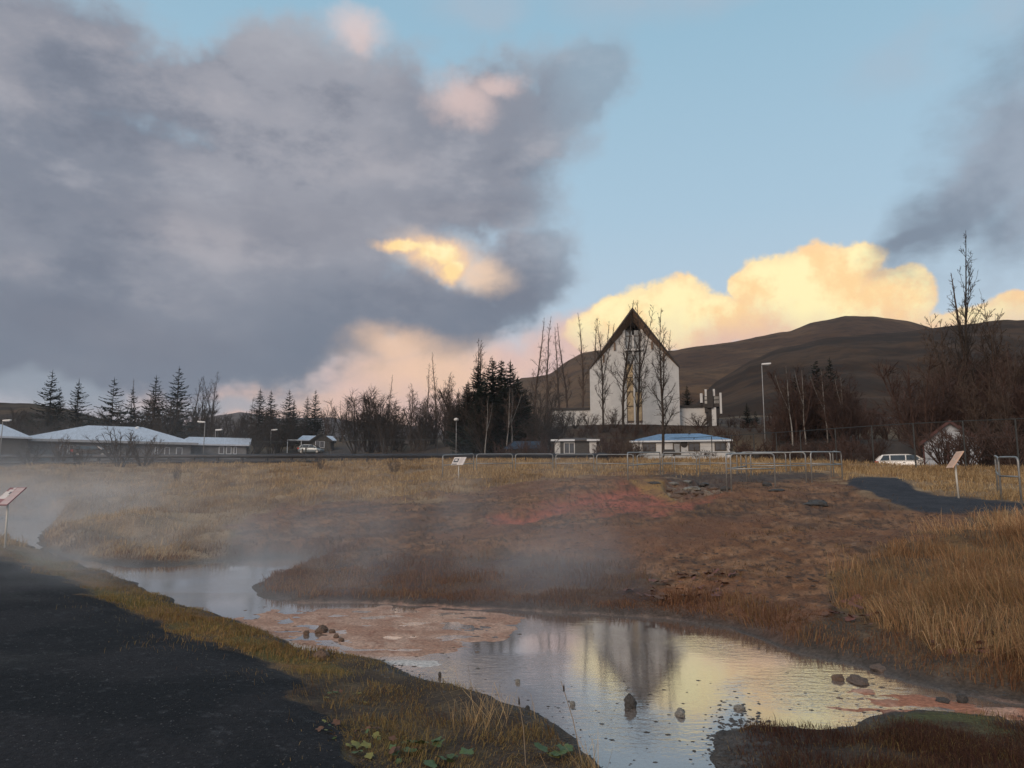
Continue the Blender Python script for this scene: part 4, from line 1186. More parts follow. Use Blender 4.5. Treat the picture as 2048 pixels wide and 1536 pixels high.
for i, (px, top, d, lb) in enumerate([(1013, 775, 83, 'white trunked birch before the dark clump, left of two'), (1024, 780, 83.5, 'white trunked birch before the dark clump, right of two'), (970, 790, 82, 'pale stemmed birch left of the white pair')]):
    place_tree(BIRCH, i, px, top, d, lb, 'birch_tree', 8, wide=1.1)
for i, (px, top, d, lb) in enumerate([(1585, 730, 90, 'pale stemmed tree at the left of the brown thicket'), (1612, 740, 91, 'second pale stem in the brown thicket'), (1655, 735, 92, 'pale stem in the middle of the brown thicket'), (1690, 755, 90, 'pale stem at the right of the brown thicket')]):
    place_tree(BIRCH, i, px, top, d, lb, 'birch_tree', 8, wide=1.2)


def shrub(seed, h=3., stems=14, fan=.55, dense=1.0, kb='brown', twr=.012):
    rg = np.random.RandomState(seed); st, br = [], []
    for s in range(stems):
        a = rg.rand() * 6.28; f = fan * (.15 + rg.rand())
        L = h * (.7 + .4 * rg.rand())
        pts = grow(rg, np.array([math.cos(a), math.sin(a), 0]) * rg.rand() * .25 * h * .2, np.array([math.cos(a) * f, math.sin(a) * f, 1]), L, h * .009 + .01, 5, .07, .05, st, .3)
        for b in range(int(9 * dense)):
            t = .2 + .8 * rg.rand(); q, dd = along(pts, t); dd = dd / np.linalg.norm(dd)
            sp = grow(rg, q, dd + rg.randn(3) * .45, L * .32 * (1.2 - t), twr, 2, .12, .08, br, .6)
            for k in range(int(4 * dense)):
                q2, d2 = along(sp, rg.rand()); d2 = d2 / np.linalg.norm(d2)
                grow(rg, q2, d2 + rg.randn(3) * .5, L * .10, twr * .8, 1, .1, .05, br, .6)
    return st, br


def shrub_meshes(seed, kb='brown', **kw):
    st, br = shrub(seed, kb=kb, **kw)
    a, f = tubes(st, 4); b, f2 = tubes(br, 3)
    return np_mesh('stems', a, [f], BARK[kb]), np_mesh('twigs', b, [f2], BARK[kb])


SHR = [shrub_meshes(300, 'brown'), shrub_meshes(301, 'dark', fan=.8), shrub_meshes(302, 'red', dense=1.3), shrub_meshes(303, 'brown', fan=.9, stems=18)]


def place_shrub(i, px, top, d, label, wide=1.0, name='bare_shrub'):
    g_ = at(px, d); h = P(px, top, d)[2] - g_[2]
    t = thing(name, label, 'shrub', (g_[0], g_[1], g_[2] - .05), i * 1.9)
    k = h / 3.1; t.scale = (k * wide, k * wide, k)
    a, b = SHR[i % 4]; obj('stems', a, t); obj('twigs', b, t)['kind'] = 'stuff'


for (i, px, top, d, lb, w) in [(1, 240, 852, 53, 'large bare shrub spreading in front of the long grey roof', 1.2), (3, 285, 862, 54, 'bare shrub right of the largest one by the grey roof', 1.1), (1, 165, 890, 55, 'dark low shrub left of the largest bare shrub', 1.3), (0, 120, 870, 60, 'thin shrub before the left end of the grey building', 1.0),
                               (1, 60, 885, 58, 'dark shrub at the far left by the road', 1.6), (0, 352, 928, 43, 'small sapling in the grass before the pipeline', .8), (0, 640, 905, 46, 'wispy sapling crossing the pipeline', .6), (3, 787, 915, 43, 'small sapling in the middle of the field', .8),
                               (3, 1398, 826, 101, 'rounded bare bush against the church annex wall', 2.2), (1, 1150, 820, 100, 'dark bushes before the left church annex', 1.6), (1, 1128, 816, 101, 'bushy twigs at the left end of the church annex', 1.4), (3, 1178, 822, 100, 'bare bush at the left foot of the church', 1.4), (0, 1228, 815, 101, 'low bush between two poplars at the church foot', 1.6),
                               (3, 1400, 893, 72, 'bare bush between two windows of the blue roofed house', 1.3), (3, 1418, 898, 70, 'low bush right of the house window', 1.3), (0, 1276, 880, 74, 'bare shrub at the left corner of the blue roofed house', 1.0), (0, 1255, 878, 74, 'pale twiggy shrub left of the blue roofed house', 1.1), (2, 1890, 850, 50, 'tangled shrub before the red trimmed shed', 1.5), (2, 1935, 845, 48, 'dense reddish shrub right of the shed', 1.7), (2, 1975, 835, 50, 'dense dark shrub behind the right railing', 1.7), (2, 2025, 840, 47, 'dense dark shrub at the right edge', 1.7),
                               (1, 1665, 905, 52, 'small dark shrub behind the last railing hoop', .8), (0, 1240, 920, 50, 'thin shrub behind the far railing', 1.5), (1, 1840, 912, 50, 'low dark bush at the nose of the parked wagon', 1.5), (2, 1690, 865, 75, 'brown shrub at the thicket edge by the fence', 1.3)]:
    place_shrub(i, px, top, d, lb, w)


def wood(name, label, spots, seed, kinds=None):
    """far scrub that reads as one mass: one object"""
    rg = np.random.RandomState(seed); VV, FF, n0 = [], [], 0
    raw = []
    for s in range(5):
        st, br = shrub(400 + s + seed, h=3., stems=10, fan=.5, dense=.8, twr=.014)
        raw.append(tubes(np.array(st + br), 3))
    for s in range(4):
        st, br = shrub(450 + s + seed, h=9., stems=9, fan=.42, dense=1.75, twr=.020)
        raw.append(tubes(np.array(st + br), 3))
    for (px, top, d, w) in spots:
        g_ = at(px, d); h = max(1.5, P(px, top, d)[2] - g_[2]); a = rg.rand() * 6.28
        V, F_ = raw[rg.randint(5) if h < 4.5 else 5 + rg.randint(4)]; k = h / (3.1 if h < 4.5 else 9.3)
        ca, sa = math.cos(a) * k * w, math.sin(a) * k * w
        Q = np.stack([V[:, 0] * ca - V[:, 1] * sa + g_[0], V[:, 0] * sa + V[:, 1] * ca + g_[1], V[:, 2] * k + g_[2] - .1], 1)
        VV.append(Q); FF.append(F_ + n0); n0 += len(Q)
    o = obj(name, np_mesh(name, np.concatenate(VV), [np.concatenate(FF)], BARK['red' if seed == 2 else 'dark'])); tag(o, label, 'scrub', None, 'stuff')


_wr = np.random.RandomState(5)
sp1 = [(px + _wr.randint(-12, 12), 826 + 14 * math.sin(px * .013) + _wr.randint(-14, 22), (136 if 560 < px < 700 else 112) + _wr.rand() * 35, 1.5) for px in range(-40, 720, 17)]
sp1 += [(px + _wr.randint(-8, 8), 812 + _wr.randint(-24, 26), 100 + _wr.rand() * 18, 1.4) for px in range(720, 930, 11)]
sp1 += [(px + _wr.randint(-8, 8), 800 + _wr.randint(-22, 40), 84 + _wr.rand() * 8, 1.3) for px in range(925, 1110, 12)]
wood('scrub_wood', 'dark leafless scrub in a band behind the houses', sp1, 1)
sp2 = [(px + _wr.randint(-10, 10), 745 + abs(px - 1640) * .75 + _wr.randint(-14, 44), 88 + _wr.rand() * 14, 1.3) for px in list(range(1545, 1735, 14)) * 2]
sp2 += [(px + _wr.randint(-10, 10), 745 - (px - 1800) * .12 + _wr.randint(-24, 80), 62 + _wr.rand() * 26, 1.3) for px in list(range(1850, 2120, 17)) * 2]
sp2 += [(px + _wr.randint(-8, 8), 845 + _wr.randint(-20, 25), 90 + _wr.rand() * 25, 1.3) for px in range(1445, 1580, 10)]
sp2 += [(px + _wr.randint(-8, 8), 830 + _wr.randint(-20, 30), 95 + _wr.rand() * 40, 1.5) for px in range(1700, 1860, 10)]
sp2 += [(px + _wr.randint(-6, 6), 886 + _wr.randint(-16, 10), 66 + _wr.rand() * 20, 1.6) for px in range(1470, 1770, 8)]
sp2 += [(px + _wr.randint(-6, 6), 862 + _wr.randint(-8, 14), 91 + _wr.rand() * 7, 1.6) for px in range(1095, 1480, 9)]
sp2 += [(px + _wr.randint(-6, 6), 880 + _wr.randint(-12, 12), 76 + _wr.rand() * 3, 1.4) for px in list(range(1000, 1105, 10)) + list(range(1195, 1268, 9))]
wood('thicket', 'red brown leafless thicket on the right before the hill', sp2, 2)


# ------------------------------------------------------------------ buildings
WHITE = mat('white_render', (.54, .535, .52), .9, 0, .07, 1.2, .25, 30)
WHITE2 = mat('white_corrugated', (.62, .64, .66), .6, 0, .08, 1.5)
FASCIA = mat('dark_fascia', (.035, .030, .028), .7, 0, .2, 2)
SOFFIT = mat('brown_soffit', (.20, .135, .095), .8, 0, .25, 2, .2, 12, stretch=(1, 6, 1))
SLATE = mat('dark_roof', (.075, .060, .052), .8, 0, .25, 1.5)
BRONZE = mat('bronze_frame', (.06, .045, .032), .5, .3, .2, 4)
GLASS = mat('window_glass', (.045, .05, .055), .08, 0, .25, 2, spec=.8)
GLASS_G = mat('window_glass_grey', (.27, .275, .27), .15, 0, .2, 1.5, spec=.7)
GOLD_LIT = mat('gold_lit_glass', (.42, .32, .19), .2, 0, .25, 1.5, spec=.6)  # golden light in the lower church panes, put into an opaque base colour
ROOF_GREY = mat('pale_metal_roof', (.50, .54, .60), .55, .1, .10, .8, stretch=(4, 1, 1))
ROOF_BLUE = mat('blue_metal_roof', (.17, .27, .40), .5, .15, .18, 1.2, stretch=(5, 1, 1))
ROOF_TEAL = mat('dark_blue_roof', (.022, .045, .075), .85, 0, .2, 1.2)
GREYWALL = mat('grey_wall', (.17, .17, .175), .9, 0, .2, 1)
DARKWALL = mat('dark_timber_wall', (.06, .055, .05), .9, 0, .25, 2, stretch=(1, 1, 6))
REDTRIM = mat('red_trim', (.065, .024, .022), .7, 0, .25, 4)
GALV = mat('galvanised_steel', (.31, .31, .30), .45, .55, .15, 6)
POSTM = mat('dark_fence_steel', (.045, .048, .048), .6, .3, .2, 4)
WIRE = mat('fence_wire', (.07, .07, .068), .6, .4, .1, 4)
LAMPM = mat('lamp_pole_steel', (.30, .30, .30), .5, .4, .15, 3)
LAMPW = mat('lamp_head_white', (.72, .70, .68), .5, 0, .05, 3)


def frame_at(px, d, base_py=None):
    """turntable towards the camera: origin on the ground, -y faces the camera"""
    z = P(px, base_py, d)[2] if base_py else at(px, d)[2]
    x = X(px, d, z)
    return (x, d, z), -math.atan2(x, d)


def church():
    loc, rz = frame_at(1270, 105, 851)
    k = 105 / F * 1.005
    hx, ev, ga, ap, ln = 88.5 * k, 115 * k, 211 * k, 15.75, 22.0
    t = thing('church', 'white church with steep gable, tall cross window and low side wings on the mound', 'church', loc, rz)
    b = -1.2
    w = MB()
    ww = 1.05                    # half width of the window slot
    zt = 13.2
    w.hexa([(-hx, 0, b), (-ww, 0, b), (-ww, ln, b), (-hx, ln, b)], [(-hx, 0, ev), (-ww, 0, ga - (ga - ev) * ww / hx), (-ww, ln, ga - (ga - ev) * ww / hx), (-hx, ln, ev)])
    w.hexa([(ww, 0, b), (hx, 0, b), (hx, ln, b), (ww, ln, b)], [(ww, 0, ga - (ga - ev) * ww / hx), (hx, 0, ev), (hx, ln, ev), (ww, ln, ga - (ga - ev) * ww / hx)])
    w.build('wall', WHITE, t)
    MB().hexa([(-ww, .06, b), (ww, .06, b), (ww, ln, b), (-ww, ln, b)], [(-ww, .06, .35), (ww, .06, .35), (ww, ln, .35), (-ww, ln, .35)]).build('window_sill', WHITE, t)
    # roof with a raised prow
    rf = MB(); th = .32
    for s in (-1, 1):
        E0, E1 = (s * (hx + .12), -.1, ev - .05), (s * (hx + .12), ln, ev - .05)
        A0, A1 = (0, -2.0, ap), (0, ln, ga + .2)
        lo = [E0, A0, A1, E1]; hi = [(E0[0], E0[1], E0[2] + th), (0, -2.0, ap + th), (0, ln, ga + .2 + th), (E1[0], E1[1], E1[2] + th)]
        rf.hexa(lo, hi) if s < 0 else rf.hexa(lo[::-1], hi[::-1])
    rf.build('roof', SLATE, t)
    so = MB()
    for s in (-1, 1):
        so.poly([(s * (hx + .06), -.08, ev - .08), (0, -1.92, ap - .06), (0, .02, ga - .02)])
    so.build('soffit', SOFFIT, t)
    MB().box(-.02, .02, -2.05, -1.95, ap + .3, ap + .9).build('lightning_rod', FASCIA, t)
    # window: two columns of panes, cross in front
    rows = [850, 842, 812, 783, 754, 726, 698, 669, 655]
    zs = [(851 - q) * k for q in rows]
    for i in range(1, len(zs) - 1):
        z0, z1 = zs[i], zs[i + 1]
        for s in (-1, 1):
            x0, x1 = (.13, ww - .07) if s > 0 else (-ww + .07, -.13)
            if i == len(zs) - 2: z1 = z0 + .85
            m_ = GOLD_LIT if (i <= 4 and not (i == 3 and s > 0) and not (i == 4 and s < 0 and False)) and not (i == 4 and s > 0) else GLASS_G
            p = MB().box(x0, x1, .18, .24, z0 + .05, z1 - .05).build('pane', m_, t)
    fr = MB()
    for z in zs[1:-1]: fr.box(-ww, ww, .10, .26, z - .05, z + .05)
    for x in (-ww + .035, ww - .035): fr.box(x - .035, x + .035, .10, .26, zs[1], zs[-1] + .25)
    fr.build('window_frame', BRONZE, t)
    MB().box(-.12, .12, -.12, .16, -.3, zs[7] + .1).build('cross_upright', WHITE, t)
    MB().box(-1.28, 1.28, -.32, .08, zs[6] - .12, zs[6] + .12).build('cross_arm', WHITE, t)
    for s in (-1, 1):
        MB().box(s * 1.25 - .17, s * 1.25 + .17, -.22, .02, zs[6] + .12, zs[7] + 1.1).build('window_pilaster', WHITE, t)
    for s in (-1, 1):
        for (xx, dz) in ((2.55, 2.0), (4.1, 1.9)):
            zz = ga - (ga - ev) * xx / hx
            MB().box(s * xx - .12, s * xx + .12, -.25, .02, zz - 1.2, zz - .12).build('roof_bracket', SOFFIT, t)
    # low wings
    l = MB().box(-168 * k, -hx - .02, 1.5, 9, b, 39 * k - .25).build('left_wing_wall', WHITE, t)
    MB().box(-170 * k, -hx - .02, 1.2, 9.3, 39 * k - .25, 39 * k + .05).build('left_wing_roof', FASCIA, t)
    MB().box(hx + .02, 141 * k, 1.5, 9, b, 40 * k - .22).build('right_wing_wall', WHITE, t)
    MB().box(hx + .02, 135 * k, 1.2, 9.3, 40 * k - .22, 40 * k + .04).build('right_wing_roof', FASCIA, t)
    return t


church()


def bell_tower():
    loc, rz = frame_at(1424, 104, 851)
    k = 104 / F; t = thing('bell_tower', 'small dark louvred bell tower with white fins beside the church wing', 'bell tower', loc, rz)
    Z = lambda py: (851 - py) * k; Xx = lambda px: (px - 1424) * k
    MB().box(Xx(1410), Xx(1440), -.2, 2.0, Z(814), Z(792)).build('louvre_housing', FASCIA, t)
    MB().box(Xx(1416), Xx(1428), -.5, 2.2, Z(816), Z(782)).build('tower_core', FASCIA, t)
    for (a, b_, top, bot, y0) in ((1402.5, 1407.5, 786, 805, -.3), (1412, 1416, 778, 792, -.3), (1428, 1432, 778, 792, -.3), (1440.5, 1444.5, 786, 828, -.35)):
        MB().box(Xx(a), Xx(b_), y0, 1.6, Z(bot), Z(top)).build('fin', WHITE, t)
    for s in (-1, 1):
        for j in range(2):
            for i in range(4):
                xm = (1412.3 if s < 0 else 1430) + i * 2.4 if s > 0 else 1411.5 + i * 1.2
                MB().box(Xx(xm), Xx(xm) + .07, -.25, -.19, Z(807 - j * 8), Z(801 - j * 8)).build('louvre', GALV, t)
    MB().box(Xx(1424.5), Xx(1433), -.15, .6, -1, Z(815)).build('white_column', WHITE, t)
    MB().box(Xx(1418), Xx(1424), -.1, .7, -1, Z(816)).build('dark_column', FASCIA, t)
    MB().box(Xx(1411), Xx(1418), -.1, .7, Z(824), Z(814)).build('bracket', FASCIA, t)


bell_tower()


def hip_roof(mb, x0, x1, y0, y1, z, rz_, rx0, rx1, ov=.35, th=.12):
    A = [(x0 - ov, y0 - ov), (x1 + ov, y0 - ov), (x1 + ov, y1 + ov), (x0 - ov, y1 + ov)]
    ym = (y0 + y1) / 2
    e = [(a, b, z) for a, b in A]; r0, r1 = (rx0, ym, rz_), (rx1, ym, rz_)
    mb.poly([e[0], e[1], r1, r0]); mb.poly([e[2], e[3], r0, r1]); mb.poly([e[1], e[2], r1]); mb.poly([e[3], e[0], r0])
    mb.hexa([(a, b, z - th) for a, b in A], [(a, b, z - .004) for a, b in A])


def window(t, x0, x1, z0, z1, y, frame=BRONZE, split=True, fw=.09, glass=GLASS):
    w = MB().box(x0, x1, y - .03, y + .02, z0, z1).build('window', frame, t)
    xs = [(x0 + fw, (x0 + x1) / 2 - fw / 3), ((x0 + x1) / 2 + fw / 3, x1 - fw)] if split else [(x0 + fw, x1 - fw)]
    for a, b in xs: MB().box(a, b, y - .045, y - .032, z0 + fw, z1 - fw).build('pane', glass, w)
    return w


def blue_house():
    d = 79; loc, rz = frame_at(1365, d, 929); k = d / F
    t = thing('house', 'white house with blue hipped metal roof and dark windows below the church', 'house', loc, rz)
    Z = lambda py: (929 - py) * k; Xx = lambda px: (px - 1365) * k
    x0, x1 = Xx(1268), Xx(1457); top = Z(881)
    MB().box(x0, x1, 0, 7.5, -.6, top).build('wall', WHITE, t)
    r = MB(); hip_roof(r, x0, x1, 0, 7.5, top + .02, Z(862.5), Xx(1320), Xx(1402), .25); r.build('roof', ROOF_BLUE, t)
    MB().box(x0 - .3, x1 + .3, -.34, -.26, top - .16, top + .0).build('gutter', WHITE2, t)
    for (a, b) in ((1287, 1314), (1377, 1400), (1428, 1451)): window(t, Xx(a), Xx(b), Z(903), Z(886), -.005)
    MB().box(Xx(1347), Xx(1363), -.05, .02, Z(912), Z(886)).build('door', BRONZE, t)
    MB().box(Xx(1349.5), Xx(1360.5), -.07, -.052, Z(906), Z(888)).build('door_glass', GLASS_G, t)
    MB().lathe([(.02, -.03), (.36, -.03), (.36, .0), (.02, .0)], 14, 'y', (Xx(1369.5), -.03, Z(888.5))).build('oval_plaque', FASCIA, t)
    MB().box(x1 - .18, x1 + .02, -.03, .02, -.5, top - .02).build('corner_board', WHITE2, t)
    MB().box(Xx(1379), Xx(1383), 3.4, 3.8, Z(864), Z(857)).build('chimney', FASCIA, t)


blue_house()


def small_house():
    d = 82; loc, rz = frame_at(1150, d, 929); k = d / F
    t = thing('house', 'small white and dark house with pale eaves left of the blue roofed one', 'house', loc, rz)
    Z = lambda py: (929 - py) * k; Xx = lambda px: (px - 1150) * k
    x0, x1 = Xx(1108), Xx(1194); top = Z(881)
    MB().box(x0, x1, 0, 6, -.6, top).build('wall', DARKWALL, t)
    for (a, b) in ((1110, 1121), (1179, 1193)): MB().box(Xx(a), Xx(b), -.05, .01, -.4, top - .05).build('white_panel', WHITE, t)
    window(t, Xx(1128), Xx(1150), Z(908), Z(885), -.005, WHITE)
    r = MB(); hip_roof(r, x0, x1, 0, 6, top + .02, Z(872), Xx(1130), Xx(1172), .3); r.build('roof', SLATE, t)
    MB().box(x0 - .3, Xx(1150), -.38, -.3, top - .1, top + .10).build('gutter', WHITE2, t)
    MB().box(Xx(1174), x1 + .3, -.38, -.3, top - .1, top + .10).build('gutter', WHITE2, t)


small_house()


def grey_hall():
    d = 100; loc, rz = frame_at(225, d, 926); k = d / F
    t = thing('hall', 'long low building with pale grey hipped roof at the left', 'building', loc, rz)
    Z = lambda py: (926 - py) * k; Xx = lambda px: (px - 225) * k
    x0, x1 = Xx(72), Xx(368); top = Z(883)
    MB().box(x0, x1, 0, 12, -.8, top).build('wall', GREYWALL, t)
    r = MB(); hip_roof(r, x0, x1, 0, 12, top + .02, Z(846), Xx(175), Xx(278), .8, .25); r.build('roof', ROOF_GREY, t)
    MB().box(x0 - .85, x1 + .85, -.9, -.82, top - .25, top + .05).build('gutter', mat('shaded_grey_trim', (.30, .31, .33), .7), t)
    for (a, b) in ((132, 146), (148, 156), (160, 172), (300, 306), (318, 328), (340, 352)): window(t, Xx(a), Xx(b), Z(914), Z(892), -.005, WHITE2, False)
    MB().lathe([(.35, 0), (.35, .25), (.05, .4)], 10, 'z', (Xx(268), 5.5, Z(851))).build('roof_vent', WHITE2, t)
    d = 108; loc, rz = frame_at(432, d, 922); k = d / F
    Z = lambda py: (922 - py) * k; Xx = lambda px: (px - 432) * k
    t = thing('hall', 'lower pale blue roofed annex right of the long grey roof', 'building', loc, rz)
    x0, x1 = Xx(362), Xx(488); top = Z(889)
    MB().box(x0, x1, 0, 9, -.8, top).build('wall', GREYWALL, t)
    r = MB(); hip_roof(r, x0, x1, 0, 9, top + .02, Z(871), Xx(378), Xx(500), .5, .2); r.build('roof', ROOF_GREY, t)
    for (a, b) in ((436, 446), (450, 460), (464, 470)): window(t, Xx(a), Xx(b), Z(908), Z(893), -.005, WHITE2, False)
    d = 90; loc, rz = frame_at(-40, d, 926); k = d / F
    Z = lambda py: (926 - py) * k; Xx = lambda px: (px + 40) * k
    t = thing('hall', 'pale roof corner of a building cut by the left edge', 'building', loc, rz)
    x0, x1 = Xx(-120), Xx(38); top = Z(872)
    MB().box(x0, x1, 0, 9, -.8, top).build('wall', DARKWALL, t)
    r = MB(); hip_roof(r, x0, x1, 0, 9, top + .02, Z(842), Xx(-80), Xx(-8), .4, .2); r.build('roof', ROOF_GREY, t)


grey_hall()


def gable_house(name, label, px, d, base, x0p, x1p, eave, ridge, depth, wallm, roofm, trimm, ov=.3, yaw=0.0):
    loc, rz = frame_at(px, d, base); k = d / F
    t = thing(name, label, 'building', loc, rz + yaw)
    Z = lambda py: (base - py) * k; Xx = lambda q: (q - px) * k
    x0, x1, e, r = Xx(x0p), Xx(x1p), Z(eave), Z(ridge); xm = (x0 + x1) / 2
    MB().hexa([(x0, 0, -.8), (x1, 0, -.8), (x1, depth, -.8), (x0, depth, -.8)], [(x0, 0, e), (x1, 0, e), (x1, depth, e), (x0, depth, e)]).build('wall', wallm, t)
    MB().poly([(x0, 0, e), (x1, 0, e), (xm, 0, r)]).build('gable', wallm, t); MB().poly([(x1, depth, e), (x0, depth, e), (xm, depth, r)]).build('gable', wallm, t)
    for s in (0, 1):
        xe = x0 - ov if s == 0 else x1 + ov; ze = e - ov * (r - e) / (xm - x0)
        a = [(xe, -ov, ze + .03), (xm, -ov, r + .03), (xm, depth + ov, r + .03), (xe, depth + ov, ze + .03)]
        b = [(q[0], q[1], q[2] + .12) for q in a]
        (MB().hexa(a, b) if s == 0 else MB().hexa(a[::-1], b[::-1])).build('roof', roofm, t)
        a = [(xe, -ov - .06, ze - .10), (xm, -ov - .06, r - .10), (xm, -ov - .01, r - .10), (xe, -ov - .01, ze - .10)]
        MB().hexa(a, [(q[0], q[1], q[2] + .28) for q in a]).build('bargeboard', trimm, t)
    return t, Xx, Z


t, Xx, Z = gable_house('shed', 'shade-toned white corrugated shed with dark red trim behind shrubs at the right', 1906, 58, 938, 1857, 1956, 884, 845, 6, mat('shaded_shed_sheet', (.36, .39, .43), .7, 0, .1, 1.5), SLATE, REDTRIM)  # shade on the white sheet is put into its base colour
MB().box(Xx(1897), Xx(1903), -.06, .01, -.5, Z(884)).build('door_post', REDTRIM, t)
MB().box(Xx(1855.5), Xx(1858.5), -.05, .01, -.6, Z(884)).build('corner_board', REDTRIM, t)
window(t, Xx(1915), Xx(1930), Z(915), Z(895), -.005, REDTRIM)
t, Xx, Z = gable_house('cabin', 'dark cabin with grey roof and front gable in the middle distance', 642, 130, 912, 622, 660, 881, 867, 6, DARKWALL, ROOF_GREY, DARKWALL)
k = 130 / F
r = MB(); hip_roof(r, Xx(598), Xx(668), 1.0, 7, Z(880), Z(868.5), Xx(604), Xx(664), .3); r.build('main_roof', ROOF_GREY, t)
MB().box(Xx(600), Xx(667), 1.2, 6.8, -.8, Z(881)).build('main_wall', DARKWALL, t)
window(t, Xx(630), Xx(648), Z(896), Z(882), -.01, WHITE2)
# blue tent roof by the birches
loc, rz = frame_at(1044, 80, 917); k = 80 / F
t = thing('shed', 'low shed with dark blue sloping roof under the birches', 'building', loc, rz)
MB().hexa([(-1.6, 0, -.5), (1.7, 0, -.5), (1.7, 3, -.5), (-1.6, 3, -.5)], [(-1.6, 0, .9), (1.7, 0, .9), (1.7, 3, .9), (-1.6, 3, .9)]).build('wall', DARKWALL, t)
MB().hexa([(-1.9, -.2, .95), (1.9, -.2, .95), (2.0, 3, 1.9), (-.9, 3, 1.9)], [(-1.9, -.2, 1.03), (1.9, -.2, 1.03), (2.0, 3, 1.98), (-.9, 3, 1.98)]).build('roof', ROOF_TEAL, t)
# white portal frame and far roof
loc, rz = frame_at(588, 128, 905); k = 128 / F
t = thing('goal_frame', 'white rectangular frame standing left of the dark cabin', 'goal frame', loc, rz)
for x in (-1.1, 1.1): MB().box(x - .06, x + .06, -.06, .06, -.4, 2.0).build('post', WHITE2, t)
MB().box(-1.16, 1.16, -.06, .06, 2.0, 2.14).build('crossbar', WHITE2, t)
t, Xx, Z = gable_house('house', 'distant house with pale roof edge in the gap of trees', 712, 165, 890, 690, 735, 872, 860, 7, GREYWALL, ROOF_GREY, WHITE2)
t, Xx, Z = gable_house('house', 'pale gable half hidden on the slope above the parked wagon', 1740, 140, 880, 1715, 1772, 862, 846, 8, GREYWALL, SLATE, mat('dull_trim', (.16, .16, .16), .8))
loc, rz = frame_at(1502, 70, 922)
t = thing('storage_box', 'low dark box beside the blue roofed house', 'storage box', loc, rz)
MB().box(-.7, .7, 0, .8, -.3, .72).build('body', FASCIA, t); MB().box(-.75, .75, -.05, .85, .72, .80).build('lid', BRONZE, t)

# picket fence in front of the blue house
a, b = at(1330, 68), at(1452, 68)
t = thing('picket_fence', 'low white picket fence in front of the blue roofed house', 'fence', (a[0], a[1], P(1330, 914, 68)[2] - .55))
Lp = float(b[0] - a[0])
PK = MB().hexa([(-.05, -.015, -.3), (.05, -.015, -.3), (.05, .015, -.3), (-.05, .015, -.3)], [(-.05, -.015, .62), (.05, -.015, .62), (.05, .015, .62), (-.05, .015, .62)]).mesh('picket', WHITE)
for i in range(34):
    if 15 <= i <= 18: continue
    obj('picket', PK, t, (Lp * i / 33, -.03, .02 * math.sin(i)))
for z in (.12, .45): MB().box(-.1, Lp + .1, -.012, .03, z - .04, z + .04).build('rail', WHITE, t)
loc, rz = frame_at(1338, 70, 915)
t = thing('bench', 'dark garden bench before the house wall', 'bench', (loc[0], loc[1], loc[2] - .2), rz)
MB().box(-.6, .6, -.2, .2, .38, .44).build('seat', FASCIA, t); MB().hexa([(-.6, .2, .5), (.6, .2, .5), (.6, .24, .5), (-.6, .24, .5)], [(-.5, .32, .95), (.5, .32, .95), (.5, .36, .95), (-.5, .36, .95)]).build('backrest', FASCIA, t)
for x in (-.5, .5):
    for y in (-.15, .15): MB().box(x - .03, x + .03, y - .03, y + .03, -.2, .38).build('leg', FASCIA, t)


# ------------------------------------------------------------------ railings
def hoop(p, q, label, ht=1.08):
    p, q = np.array(p), np.array(q); L = float(np.hypot(q[0] - p[0], q[1] - p[1])); yaw = math.atan2(q[1] - p[1], q[0] - p[0])
    t = thing('railing', label, 'railing', (p[0], p[1], p[2]), yaw, 'tubular steel hoops fencing the vent')
    dz = float(q[2] - p[2]); rr, cr = .026, .13
    pth = [(0, 0, -.3), (0, 0, ht - cr)] + [(cr - cr * math.cos(a), 0, ht - cr + cr * math.sin(a)) for a in np.linspace(.3, math.pi / 2, 5)]
    pth += [(L - cr + cr * math.sin(a), 0, dz + ht - cr + cr * math.cos(a)) for a in np.linspace(0, math.pi / 2 - .3, 5)] + [(L, 0, dz + ht - cr), (L, 0, dz - .3)]
    MB().tube(pth, rr, 8).build('hoop', GALV, t, True)
    MB().tube([(.02, 0, ht * .55), (L - .02, 0, dz + ht * .55)], .021, 8).build('middle_bar', GALV, t, True)


def H(px, d, top=None, ht=1.08):
    z = P(px, top, d)[2] - ht if top else at(px, d)[2]
    return (X(px, d, z), d, z)


